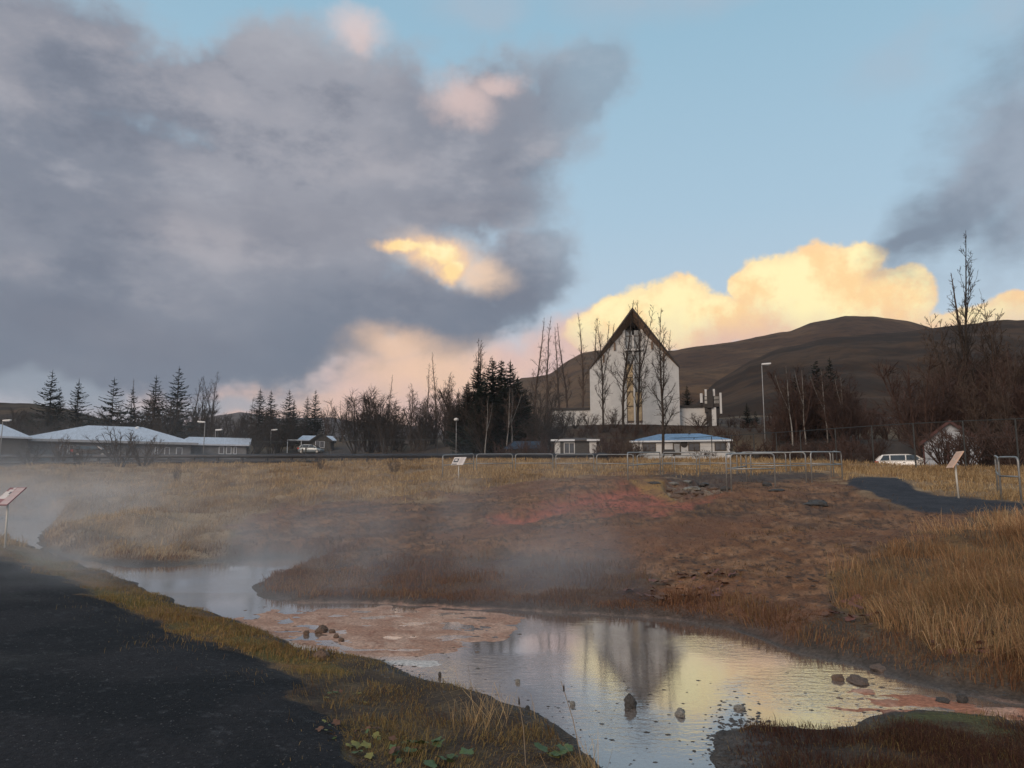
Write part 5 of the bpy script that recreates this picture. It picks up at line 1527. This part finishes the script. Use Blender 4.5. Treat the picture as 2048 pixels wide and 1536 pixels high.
for (a, da, ta, b, db, tb, lb) in [
        (885, 37, 910, 947, 40, 908, 'leftmost railing hoop behind the tilted sign'), (953, 40, 908, 1025, 41, 908, 'second railing hoop from the left in the far row'), (1031, 41, 908, 1106, 41.5, 908, 'third railing hoop from the left in the far row'),
        (1112, 41.5, 908.5, 1188, 42, 908.5, 'fourth railing hoop from the left, before the small dark house'), (1194, 42, 909, 1267, 42, 909, 'fifth railing hoop of the far row'), (1275, 42, 910, 1345, 42, 910, 'far row hoop behind the yellow crust'), (1350, 42, 911, 1421, 42, 911, 'rightmost hoop of the far row'),
        (1256, 29, 905, 1321, 35.5, 905, 'hoop running back from the red slope'), (1326, 36, 905, 1394, 35, 905, 'hoop behind the vent, below the house door'), (1400, 35, 904.5, 1475, 34, 904.5, 'hoop behind the vent, below the right house window'), (1483, 34, 904.5, 1573, 33.5, 904.5, 'back row hoop right of the house'),
        (1582, 33, 904, 1663, 32, 903.5, 'back row hoop near the thicket'), (1668, 32, 903, 1685, 31, 904, 'short end hoop closing the enclosure on the right'), (1463, 25, 908, 1551, 25, 907, 'nearest front hoop above the dark boulder'), (1454, 25.4, 908, 1494, 28.6, 906, 'hoop running back beside the nearest front one'),
        (1503, 29, 906, 1613, 28.5, 904.5, 'long front hoop in the middle of the enclosure'), (1624, 28.5, 904, 1685, 30.5, 904, 'front hoop at the right end of the enclosure'), (2003, 20.3, 915, 2043, 19.2, 914, 'nearest railing hoop at the right picture edge'), (1996, 23.5, 912, 2003, 20.5, 915, 'railing hoop running back at the right picture edge')]:
    hoop(H(a, da, ta), H(b, db, tb), lb)


# ------------------------------------------------------------------ sign boards
SIGNW = mat('sign_face', (.66, .60, .56), .45, 0, .05, 3)
SIGNP = mat('sign_pink_panel', (.60, .45, .43), .5, 0, .05, 3)
SIGND = mat('sign_dark_print', (.05, .055, .06), .5, 0, .2, 12)
SIGNR = mat('sign_maroon', (.25, .09, .09), .5, 0, .1, 5)
TEXT = mat('sign_text_grey', (.30, .26, .26), .6, 0, .2, 40)
POLE = mat('sign_pole_pale', (.55, .52, .46), .6, .2, .1, 5)


def sign(px, base_py, d, top_py, label, w, hgt, az_, tilt, style, lean=0.0):
    z0 = P(px, base_py, d)[2]; zt = P(px, top_py, d)[2]
    z0 = min(z0, gz1(X(px, d, z0), d) + .05)
    t = thing('information_sign', label, 'sign', (X(px, d, z0), d, z0)); t.rotation_euler.y = lean
    hp = zt - z0
    MB().tube([(0, 0, -.2), (0, 0, hp - hgt * .45 * math.cos(tilt))], .027, 8).build('pole', POLE, t, True)
    Rm = Matrix.Rotation(az_, 4, 'Z') @ Matrix.Rotation(-tilt, 4, 'X')
    off = Vector((0, 0, hp - hgt * .5 * math.cos(tilt)))
    def panel(name, x0, x1, v0, v1, y0, y1, m_, par=t):
        mb = MB().box(x0 * w, x1 * w, y0, y1, v0 * hgt, v1 * hgt); mb.v = [tuple(off + (Rm @ Vector(v))) for v in mb.v]
        return mb.build(name, m_, par)
    B = panel('board', -.5, .5, -.5, .5, 0, .025, SIGNR if style == 'panels' else (SIGNW if style == 'photo' else mat('sign_face_warm_lit', (.72, .47, .33), .45, 0, .05, 3)))  # plain board: warm light on the face is put into its peach base
    panel('bracket', -.1, .1, -.2, .2, .025, .06, GALV)
    if style == 'panels':
        for i in range(4): 
            q = panel('text_panel', .0, .48, .5 - .02 - (i + 1) * .235, .5 - .04 - i * .235, -.004, -.001, SIGNP, B)
            for j in range(4): panel('text_line', .03, .45 - .05 * (j % 2), .5 - .075 - i * .235 - j * .045 - .012, .5 - .075 - i * .235 - j * .045, -.006, -.005, TEXT, B)
        panel('photo_panel', -.47, -.03, -.15, .28, -.004, -.001, SIGNW, B)
        panel('photo_print', -.15, -.04, .12, .24, -.007, -.005, SIGND, B)
        panel('title_strip', -.35, -.05, .30, .38, -.004, -.001, SIGNW, B); panel('title_strip', -.22, -.05, .41, .48, -.004, -.001, SIGNW, B)
    elif style == 'photo':
        panel('photo_print', -.42, -.02, -.18, .32, -.004, -.001, SIGND, B)
        panel('photo_print', -.34, -.12, .0, .22, -.007, -.005, SIGNW, B)
        panel('caption_strip', -.46, -.04, -.46, -.34, -.004, -.001, SIGND, B)
        for j in range(9): panel('text_line', .06, .44 - .06 * (j % 3), .40 - j * .09, .425 - j * .09, -.004, -.001, TEXT, B)
    else:
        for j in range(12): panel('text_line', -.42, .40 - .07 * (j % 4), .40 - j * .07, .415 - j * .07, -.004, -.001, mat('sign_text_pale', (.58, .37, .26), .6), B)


sign(10, 1082, 20, 975, 'tilted sign with pink text panels at the left edge by the stream', .62, .66, R(-22), R(48), 'panels', -.02)
sign(917, 960, 34.5, 914, 'tilted sign with photo and text before the leftmost railing hoop', .62, .46, R(-28), R(40), 'photo')
sign(1917, 993, 22, 903, 'tilted sign, tinted for warm light, on a leaning pole beside the gravel path', .50, .56, R(-100), R(36), 'plain', -.03)


# ------------------------------------------------------------------ pipeline
pa, pb_ = P(60, 913, 62), P(1215, 911, 56)
pc = P(-260, 914, 66)
pipe_m = mat('dark_pipe', (.035, .034, .038), .5, .2, .3, 1.5, spec=.5)
t = thing('pipeline', 'long dark pipe raised on low supports along the road', 'pipeline', (0, 0, 0))
MB().tube([tuple(pc), tuple(pa), tuple(pb_)], .15, 12).build('pipe', pipe_m, t, True)
for i in range(24):
    f = i / 23; p = pc * (1 - f) + pb_ * f if False else (pa * (1 - f) + pb_ * f)
    MB().box(p[0] - .07, p[0] + .07, p[1] - .16, p[1] + .16, gz1(p[0], p[1]) - .2, p[2] - .13).build('support', FASCIA, t)
t = thing('pipeline', 'thinner second pipe lying low in front of the raised one', 'pipeline', (0, 0, 0))
qa, qb = P(-260, 926, 62), P(640, 923, 57)
qm = P(150, 925.5, 59)
MB().tube([tuple(qa), tuple(qm), tuple(qb)], .09, 10).build('pipe', pipe_m, t, True)
for i in range(10):
    f = i / 9; p = qm * (1 - f) + qb * f
    MB().box(p[0] - .06, p[0] + .06, p[1] - .1, p[1] + .1, gz1(p[0], p[1]) - .2, p[2] - .07).build('support', FASCIA, t)


# ------------------------------------------------------------------ tall wire fence
def fence():
    base = [(500, 100, 884, 917), (655, 98, 882, 916), (767, 95, 880, 916), (875, 93, 879, 917), (985, 90, 878, 917), (1090, 87, 877, 917), (1190, 85, 876, 917), (1305, 82, 876, 917), (1350, 80, 876, 917.5),
            (1388, 79, 875, 917.5), (1423, 77, 873, 918), (1463, 72, 871, 920), (1507, 68, 868, 922), (1552, 64, 865, 924), (1600, 60, 862, 925), (1670, 54, 857, 928), (1743, 48, 852, 931), (1826, 46, 847, 936), (1925, 44, 842, 940), (2030, 42, 838, 944), (2140, 40, 834, 948)]
    t = thing('wire_fence', 'tall dark wire fence with steel posts crossing behind the field', 'fence', (0, 0, 0))
    tops, bots = [], []
    for (px, d, tp, bt) in base:
        a, b = P(px, tp, d), P(px, bt, d); b = np.array([a[0], a[1], min(b[2], gz1(a[0], a[1]) - .1)])
        tops.append(a); bots.append(b)
        MB().tube([tuple(b), tuple(a)], .045, 8).build('post', POSTM, t)
    MB().tube([tuple(q) for q in tops], .028, 6).build('top_rail', POSTM, t)
    for f in (.33, .66):
        MB().tube([tuple(a * f + b * (1 - f)) for a, b in zip(tops, bots)], .004, 4).build('wire', WIRE, t)
    # diamond mesh on the nearer bays
    for i in range(14, len(tops) - 1):
        segs = []; a0, a1, b0, b1 = tops[i], tops[i + 1], bots[i], bots[i + 1]
        n = 20
        for k_ in range(-10, n + 1):
            for s in (0, 1):
                u0, u1 = k_ / n, (k_ + 10) / n; v0, v1 = 0., 1.
                if u0 < 0: v0 = (0 - u0) / (u1 - u0); u0 = 0
                if u1 > 1: v1 = v0 + (v1 - v0) * (1 - u0) / (u1 - u0); u1 = 1
                U0, U1 = (u0, u1) if s == 0 else (1 - u0, 1 - u1)
                f_ = lambda u, v: (b0 * (1 - u) + b1 * u) * (1 - v) + (a0 * (1 - u) + a1 * u) * v
                if v1 > v0: segs.append((*f_(U0, v0), *f_(U1, v1), .0016, .0016))
        V_, F__ = tubes(segs, 3)
        o = obj('mesh_panel', np_mesh('mesh_panel', V_, [F__], WIRE), t); o['kind'] = 'stuff'


fence()
GP = MB().box(-.06, .06, -.06, .06, -.4, 1.1).mesh('post', DARKWALL)
for i, (px, d, tp, lb) in enumerate([(548, 70, 902, 'short dark stake behind the pipeline, left of the cabin car'), (605, 72, 898, 'short dark stake left of the pair by the cabin car'), (612, 72, 896, 'short dark stake right of the pair by the cabin car'), (662, 74, 898, 'short dark stake below the cabin roof'), (715, 74, 900, 'short dark stake right of the cabin')]):
    p = P(px, tp, d); t = thing('stake', lb, 'stake', (p[0], p[1], p[2] - 1.1))
    obj('post', GP, t); MB().box(-.075, .075, -.075, .075, 1.1, 1.14).build('cap', FASCIA, t)


# ------------------------------------------------------------------ street lamps
def lamp(px, d, top, label, kind='arm', side=1, r=.05):
    g_ = at(px, d); h = float(P(px, top, d)[2] - g_[2])
    t = thing('street_lamp', label, 'street lamp', (g_[0], g_[1], g_[2] - .1))
    if kind == 'globe':
        MB().tube([(0, 0, 0), (0, 0, h - .25)], [r, r * .8], 10).build('pole', LAMPM, t, True)
        MB().lathe([(.06, h - .25), (.24, h - .2), (.30, h - .08), (.26, h + .02), (.12, h + .1), (.02, h + .12)], 14).build('lamp_head', LAMPW, t, True)
    else:
        MB().tube([(0, 0, 0), (0, 0, h * .6), (0, 0, h - .15), (side * .12, 0, h - .02)], [r * 1.2, r, r * .8, r * .7], 10).build('pole', LAMPM, t, True)
        L = .95
        a = [(side * .0, -.14, h - .05), (side * L, -.16, h + .02), (side * L, .16, h + .02), (side * .0, .14, h - .05)]
        b = [(q[0], q[1] * .75, q[2] + .16) for q in a]
        (MB().hexa(a, b) if side > 0 else MB().hexa(a[::-1], b[::-1])).build('lamp_head', LAMPW, t, bevel=.03)
        MB().box(min(side * .25, side * .8), max(side * .25, side * .8), -.1, .1, h - .09, h - .03).build('lamp_glass', GLASS_G, t)


lamp(912, 88, 836, 'white globe lamp on a pale pole left of the dark spruce clump', 'globe')
lamp(1532, 80, 727, 'tall street lamp with flat white head right of the church', 'arm', 1)
lamp(1332, 97, 790, 'dark street lamp in front of the right half of the church', 'arm', 1)
lamp(406, 98, 843, 'tall pale lamp post left of the shorter one by the annex', 'arm', -1)
lamp(428, 112, 859, 'shorter lamp post over the pale blue roof', 'arm', 1)
lamp(540, 118, 859, 'lamp post standing alone between annex and cabin', 'arm', 1)
lamp(-2, 90, 840, 'lamp head at the left picture edge', 'arm', 1)
lamp(738, 130, 824, 'small dark lamp among the middle bare trees', 'arm', -1)


# ------------------------------------------------------------------ vehicles
PAINT_W = mat('car_paint_white', (.70, .69, .67), .3, 0, .03, 1, spec=.5, coat=.6)
PAINT_G = mat('car_paint_silver', (.24, .28, .30), .3, .3, .05, 1, coat=.5)
RUBBER = mat('tyre_rubber', (.02, .02, .02), .9, 0, .2, 8)
TAIL = mat('tail_light_red', (.45, .04, .03), .25, 0, .15, 6, coat=.5)


def wagon(loc, rz, paint, label, L=4.6, name='parked_car'):
    """estate car, nose towards +x"""
    t = thing(name, label, 'car', loc, rz)
    st = [(-L / 2, .42, .86, .62), (-L / 2 + .05, .30, .94, .76), (-L / 2 + .35, .24, .98, .84), (-.9, .22, .97, .86), (.6, .22, .95, .86), (1.1, .22, .93, .85), (L / 2 - .55, .24, .82, .82), (L / 2 - .15, .28, .70, .72), (L / 2, .38, .60, .55)]
    V, Fc = [], []
    for (x, zb, zt, hw) in st:
        ring = [(-hw * .9, zb), (-hw, zb + .14), (-hw * 1.02, (zb + zt) / 2), (-hw * .97, zt - .06), (-hw * .86, zt), (hw * .86, zt), (hw * .97, zt - .06), (hw * 1.02, (zb + zt) / 2), (hw, zb + .14), (hw * .9, zb)]
        V += [(x, y, z) for y, z in ring]
    n = 10
    for i in range(len(st) - 1):
        for k_ in range(n): Fc.append((i * n + k_, i * n + (k_ + 1) % n, (i + 1) * n + (k_ + 1) % n, (i + 1) * n + k_))
    Fc += [tuple(range(n))[::-1], tuple((len(st) - 1) * n + q for q in range(n))]
    m_ = MB(); m_.v, m_.f = V, Fc; body = m_.build('body', paint, t, True, bevel=.02)
    gs = [(-L / 2 + .10, .95, .74, .955, .73), (-L / 2 + .55, .95, .82, 1.44, .62), (-1.0, .95, .84, 1.49, .64), (.1, .95, .84, 1.47, .64), (.55, .94, .83, 1.38, .62), (1.25, .92, .80, .93, .78)]
    m_ = MB(); n = 4
    for (x, z0, w0, z1, w1) in gs: m_.v += [(x, -w0, z0), (x, -w1, z1), (x, w1, z1), (x, w0, z0)]
    for i in range(len(gs) - 1):
        for k_ in range(n): m_.f.append((i * n + k_, i * n + (k_ + 1) % n, (i + 1) * n + (k_ + 1) % n, (i + 1) * n + k_))
    m_.f += [(3, 2, 1, 0), tuple((len(gs) - 1) * n + q for q in range(4))]
    cab = m_.build('cabin', paint, t, False, bevel=.03)
    def side_pane(xa, xb, xc, xd, nm='side_window'):
        for s in (-1, 1):
            q = [(xa, s * .845, 1.0), (xb, s * .845, 1.0), (xc, s * .672, 1.40), (xd, s * .672, 1.40)]
            a = [(x, y + s * .012, z) for x, y, z in q]; b = [(x, y - s * .02, z) for x, y, z in q]
            MB().hexa(a, b).build(nm, GLASS, t)
    side_pane(-L / 2 + .42, -1.22, -1.22, -L / 2 + .68); side_pane(-1.14, -.12, -.12, -1.14); side_pane(-.04, 1.0, .55, -.04)
    q = [(-L / 2 + .12, -.62, 1.03), (-L / 2 + .12, .62, 1.03), (-L / 2 + .44, .54, 1.36), (-L / 2 + .44, -.54, 1.36)]
    MB().hexa([(x - .045, y, z + .03) for x, y, z in q], [(x + .02, y, z) for x, y, z in q]).build('rear_window', GLASS, t)
    q = [(1.20, -.68, .98), (1.20, .68, .98), (.62, .56, 1.36), (.62, -.56, 1.36)]
    MB().hexa([(x + .05, y, z + .03) for x, y, z in q], [(x - .02, y, z) for x, y, z in q]).build('windscreen', GLASS, t)
    for s in (-1, 1):
        MB().box(-L / 2 - .02, -L / 2 + .32, s * .76 - .09, s * .76 + .09, .72, .96).build('tail_light', TAIL, t, bevel=.02)
        MB().box(L / 2 - .28, L / 2 - .02, s * .6 - .14, s * .6 + .14, .56, .68).build('headlight', GLASS_G, t, bevel=.02)
        MB().box(.75, .95, s * .95 - .09, s * .95 + .09, .96, 1.08).build('wing_mirror', paint, t, bevel=.02)
        MB().box(-.28, -.12, s * .885 - .012, s * .885 + .012, .80, .84).build('door_handle', FASCIA, t)
        for x in (-1.35, 1.38):
            w = MB().lathe([(.20, -.10), (.30, -.10), (.325, -.06), (.325, .06), (.30, .10), (.20, .10)], 18, 'y', (x, s * .76, .32)).build('wheel', RUBBER, t, True)
            MB().lathe([(.03, -.115), (.20, -.112), (.20, .112), (.03, .115)], 14, 'y', (x, s * .76, .32)).build('rim', GALV, w)
    MB().box(-L / 2 - .03, -L / 2 + .02, -.25, .25, .62, .74).build('number_plate', WHITE2, t)
    return t


zc = P(1800, 907.5, 60)[2] - 1.50
wagon((X(1822, 60, zc), 60.5, zc), R(-26), PAINT_W, 'white estate car with red tail light parked behind the fence')
zc = P(624, 889, 126)[2] - 1.5
wagon((X(622, 126, zc), 126, zc), R(-10), PAINT_G, 'small silver car parked before the dark cabin', 4.0)
zc = P(190, 889, 92)[2] - 1.6
wagon((X(185, 92, zc), 92, zc), R(8), FASCIA, 'dark car parked before the long grey roofed building', 4.4)


# ------------------------------------------------------------------ near plants
LEAFG = mat('broad_leaf_green', (.075, .115, .042), .6, 0, .35, 14, .2, 30)
LEAFY = mat('broad_leaf_yellow', (.20, .18, .05), .65, 0, .35, 14)
LEAFB = mat('broad_leaf_brown', (.13, .065, .04), .8, 0, .4, 14)
LEAFR = mat('wilted_leaf_red', (.16, .070, .055), .8, 0, .4, 10)


def leaf_mesh(m_, seed=0, lobes=5):
    rg = np.random.RandomState(seed); V = [(0, 0, 0)]; n = 16
    for i in range(n):
        a = -2.5 + 5.0 * i / (n - 1); r = (.62 + .38 * math.cos(a * .55)) * (1 + .22 * math.cos(a * lobes)) * (.9 + .2 * rg.rand())
        V.append((math.sin(a) * r * .8, .35 + math.cos(a) * r * .75, .10 * math.sin(a * 3 + seed) + .12 * abs(math.sin(a)) - .05 * r))
    V.append((0, .35, .02)); c_ = len(V) - 1
    Fc = [(c_, i + 1, i) for i in range(1, n)] + [(c_, 1, 0), (c_, 0, n)]
    me = bpy.data.meshes.new('leaf'); me.from_pydata(V, [], Fc); me.materials.append(m_)
    for p in me.polygons: p.use_smooth = True
    return me


LM = {k_: [leaf_mesh(m_, s) for s in range(3)] for k_, m_ in dict(g=LEAFG, y=LEAFY, b=LEAFB, r=LEAFR).items()}


def leaf_plant(px, py, n, size, kinds, label, seed, spread=1.0, name='leafy_plant'):
    rg = np.random.RandomState(seed); p = hit(px, py)
    t = thing(name, label, 'plant', tuple(p))
    for i in range(n):
        a = rg.rand() * 6.28; r = size * spread * rg.rand() ** .6
        x, y = r * math.cos(a), r * math.sin(a)
        z = gz1(p[0] + x, p[1] + y) - p[2]
        o = obj('leaf', LM[kinds[rg.randint(len(kinds))]][rg.randint(3)], t, (x, y, z + size * (.12 + .35 * rg.rand())))
        s = size * (.35 + .4 * rg.rand()); o.scale = (s, s, s)
        o.rotation_euler = (rg.rand() * .9 - .25, rg.rand() * .6 - .3, a - 1.57)


leaf_plant(838, 1500, 6, .10, 'gg', 'green leaved plant low on the near bank, left of two', 1, 1.2)
leaf_plant(905, 1530, 6, .11, 'gg', 'green leaved plant at the bottom edge of the near bank', 2, 1.2)
leaf_plant(1128, 1512, 6, .12, 'gyg', 'green and yellow leaved plant by the tip of the near bank', 3, 1.2)
leaf_plant(700, 1470, 16, .07, 'gyb', 'patch of small green and brown leaves at the gravel edge', 4, 3.4)
leaf_plant(760, 1520, 14, .08, 'ygb', 'patch of mixed leaves at the bottom of the near bank', 5, 3.0)
leaf_plant(690, 1395, 10, .05, 'gyb', 'small green leaves in the turf above the gravel edge', 6, 3.5)
leaf_plant(1370, 1178, 42, .17, 'rrb', 'wilted red leaf clump on the far bank, middle', 7, 5.0, 'wilted_plant')
leaf_plant(1735, 1228, 34, .14, 'rrb', 'wilted red leaf clump on the right bank below the grass', 8, 4.2, 'wilted_plant')
leaf_plant(1955, 1290, 26, .12, 'rrb', 'wilted red leaf clump at the foot of the right bank', 9, 3.6, 'wilted_plant')
for (px, py, tx, ty, lb) in [(1166, 1530, 1122, 1362, 'tall thin seed stalk leaning over the pool'), (1052, 1535, 1036, 1392, 'thin pale stalk left of the tallest one')]:
    p = hit(px, py); q = P(tx, ty, p[1] + .25) - p
    t = thing('seed_stalk', lb, 'stalk', tuple(p))
    MB().tube([(0, 0, -.02), tuple(q * .5 + np.array([.01, 0, .01])), tuple(q)], [.0035, .0028, .002], 5).build('stem', mat('dry_stalk', (.22, .16, .10), .8), t)
    MB().lathe([(.001, 0), (.006, .01), (.005, .035), (.001, .05)], 7, 'z', tuple(q * .86)).build('seed_head', BARK['dark'], t)


# ------------------------------------------------------------------ steam and air
def steam():
    m_ = bpy.data.materials.new('steam'); m_.use_nodes = True; nt = m_.node_tree; nt.nodes.clear(); k = NG(nt)
    co = k.n('ShaderNodeTexCoord').outputs['Object']
    sp_ = k.n('ShaderNodeSeparateXYZ'); k.put(sp_.inputs[0], co)
    x, y, z = sp_.outputs
    zs = k.m('SUBTRACT', z, k.m('MULTIPLY', k.m('MAXIMUM', k.m('SUBTRACT', y, 14.0), 0.0), 0.045))   # height over the rising ground
    n1 = k.noise(k.vm('MULTIPLY', k.vm('ADD', co, (3.1, 0, 0)), (1, .8, .75)), .36, 3, .55)
    wisp = k.ss(n1, .43, .66)
    fall = k.m('POWER', 2.718, k.m('MULTIPLY', k.m('MAXIMUM', k.m('ADD', zs, .25), 0.0), -1.0))
    # distance from the line of the stream, given as soft ellipses in plan
    def ell(cx, cy, rx, ry):
        a = k.m('DIVIDE', k.m('SUBTRACT', x, cx), rx); b = k.m('DIVIDE', k.m('SUBTRACT', y, cy), ry)
        return k.ss(k.m('SQRT', k.m('ADD', k.m('MULTIPLY', a, a), k.m('MULTIPLY', b, b))), .15, 1.0, 1.0, 0.0)
    e = k.m('MAXIMUM', ell(-7.5, 17.5, 8, 7), k.m('MULTIPLY', ell(-1.2, 13.6, 5.4, 3.8), 1.0))
    e = k.m('MAXIMUM', e, k.m('MULTIPLY', ell(-20, 31, 12, 12), 1.0))
    e = k.m('MAXIMUM', e, k.m('MULTIPLY', ell(3.6, 7.6, 2.6, 1.4), .16))
    dn = k.m('MULTIPLY', k.m('MULTIPLY', e, fall), k.m('ADD', .10, k.m('MULTIPLY', wisp, 1.2)))
    # keep it clear of the box faces
    vol = k.n('ShaderNodeVolumePrincipled'); vol.inputs['Color'].default_value = (.93, .93, .94, 1); vol.inputs['Anisotropy'].default_value = .25
    k.put(vol.inputs['Density'], k.m('MULTIPLY', dn, .28))
    ou = k.n('ShaderNodeOutputMaterial'); nt.links.new(vol.outputs[0], ou.inputs['Volume'])
    o = MB().box(-33, 7, 6, 44, -.9, 5.0).build('steam', m_); tag(o, 'thin white steam drifting over the hot stream', 'steam', None, 'stuff')
    o.visible_shadow = True


steam()
m_ = bpy.data.materials.new('haze'); m_.use_nodes = True; nt = m_.node_tree; nt.nodes.clear(); k = NG(nt)
vol = k.n('ShaderNodeVolumePrincipled'); vol.inputs['Color'].default_value = (.82, .84, .90, 1); vol.inputs['Density'].default_value = .00006; vol.inputs['Anisotropy'].default_value = .2
ou = k.n('ShaderNodeOutputMaterial'); nt.links.new(vol.outputs[0], ou.inputs['Volume'])
zlo = float(GH.min()) - 1.0
hz = MB().box(-4500, 4500, -400, 5200, zlo, 520).build('haze', m_); tag(hz, 'faint evening haze in the valley air', 'haze', None, 'stuff')
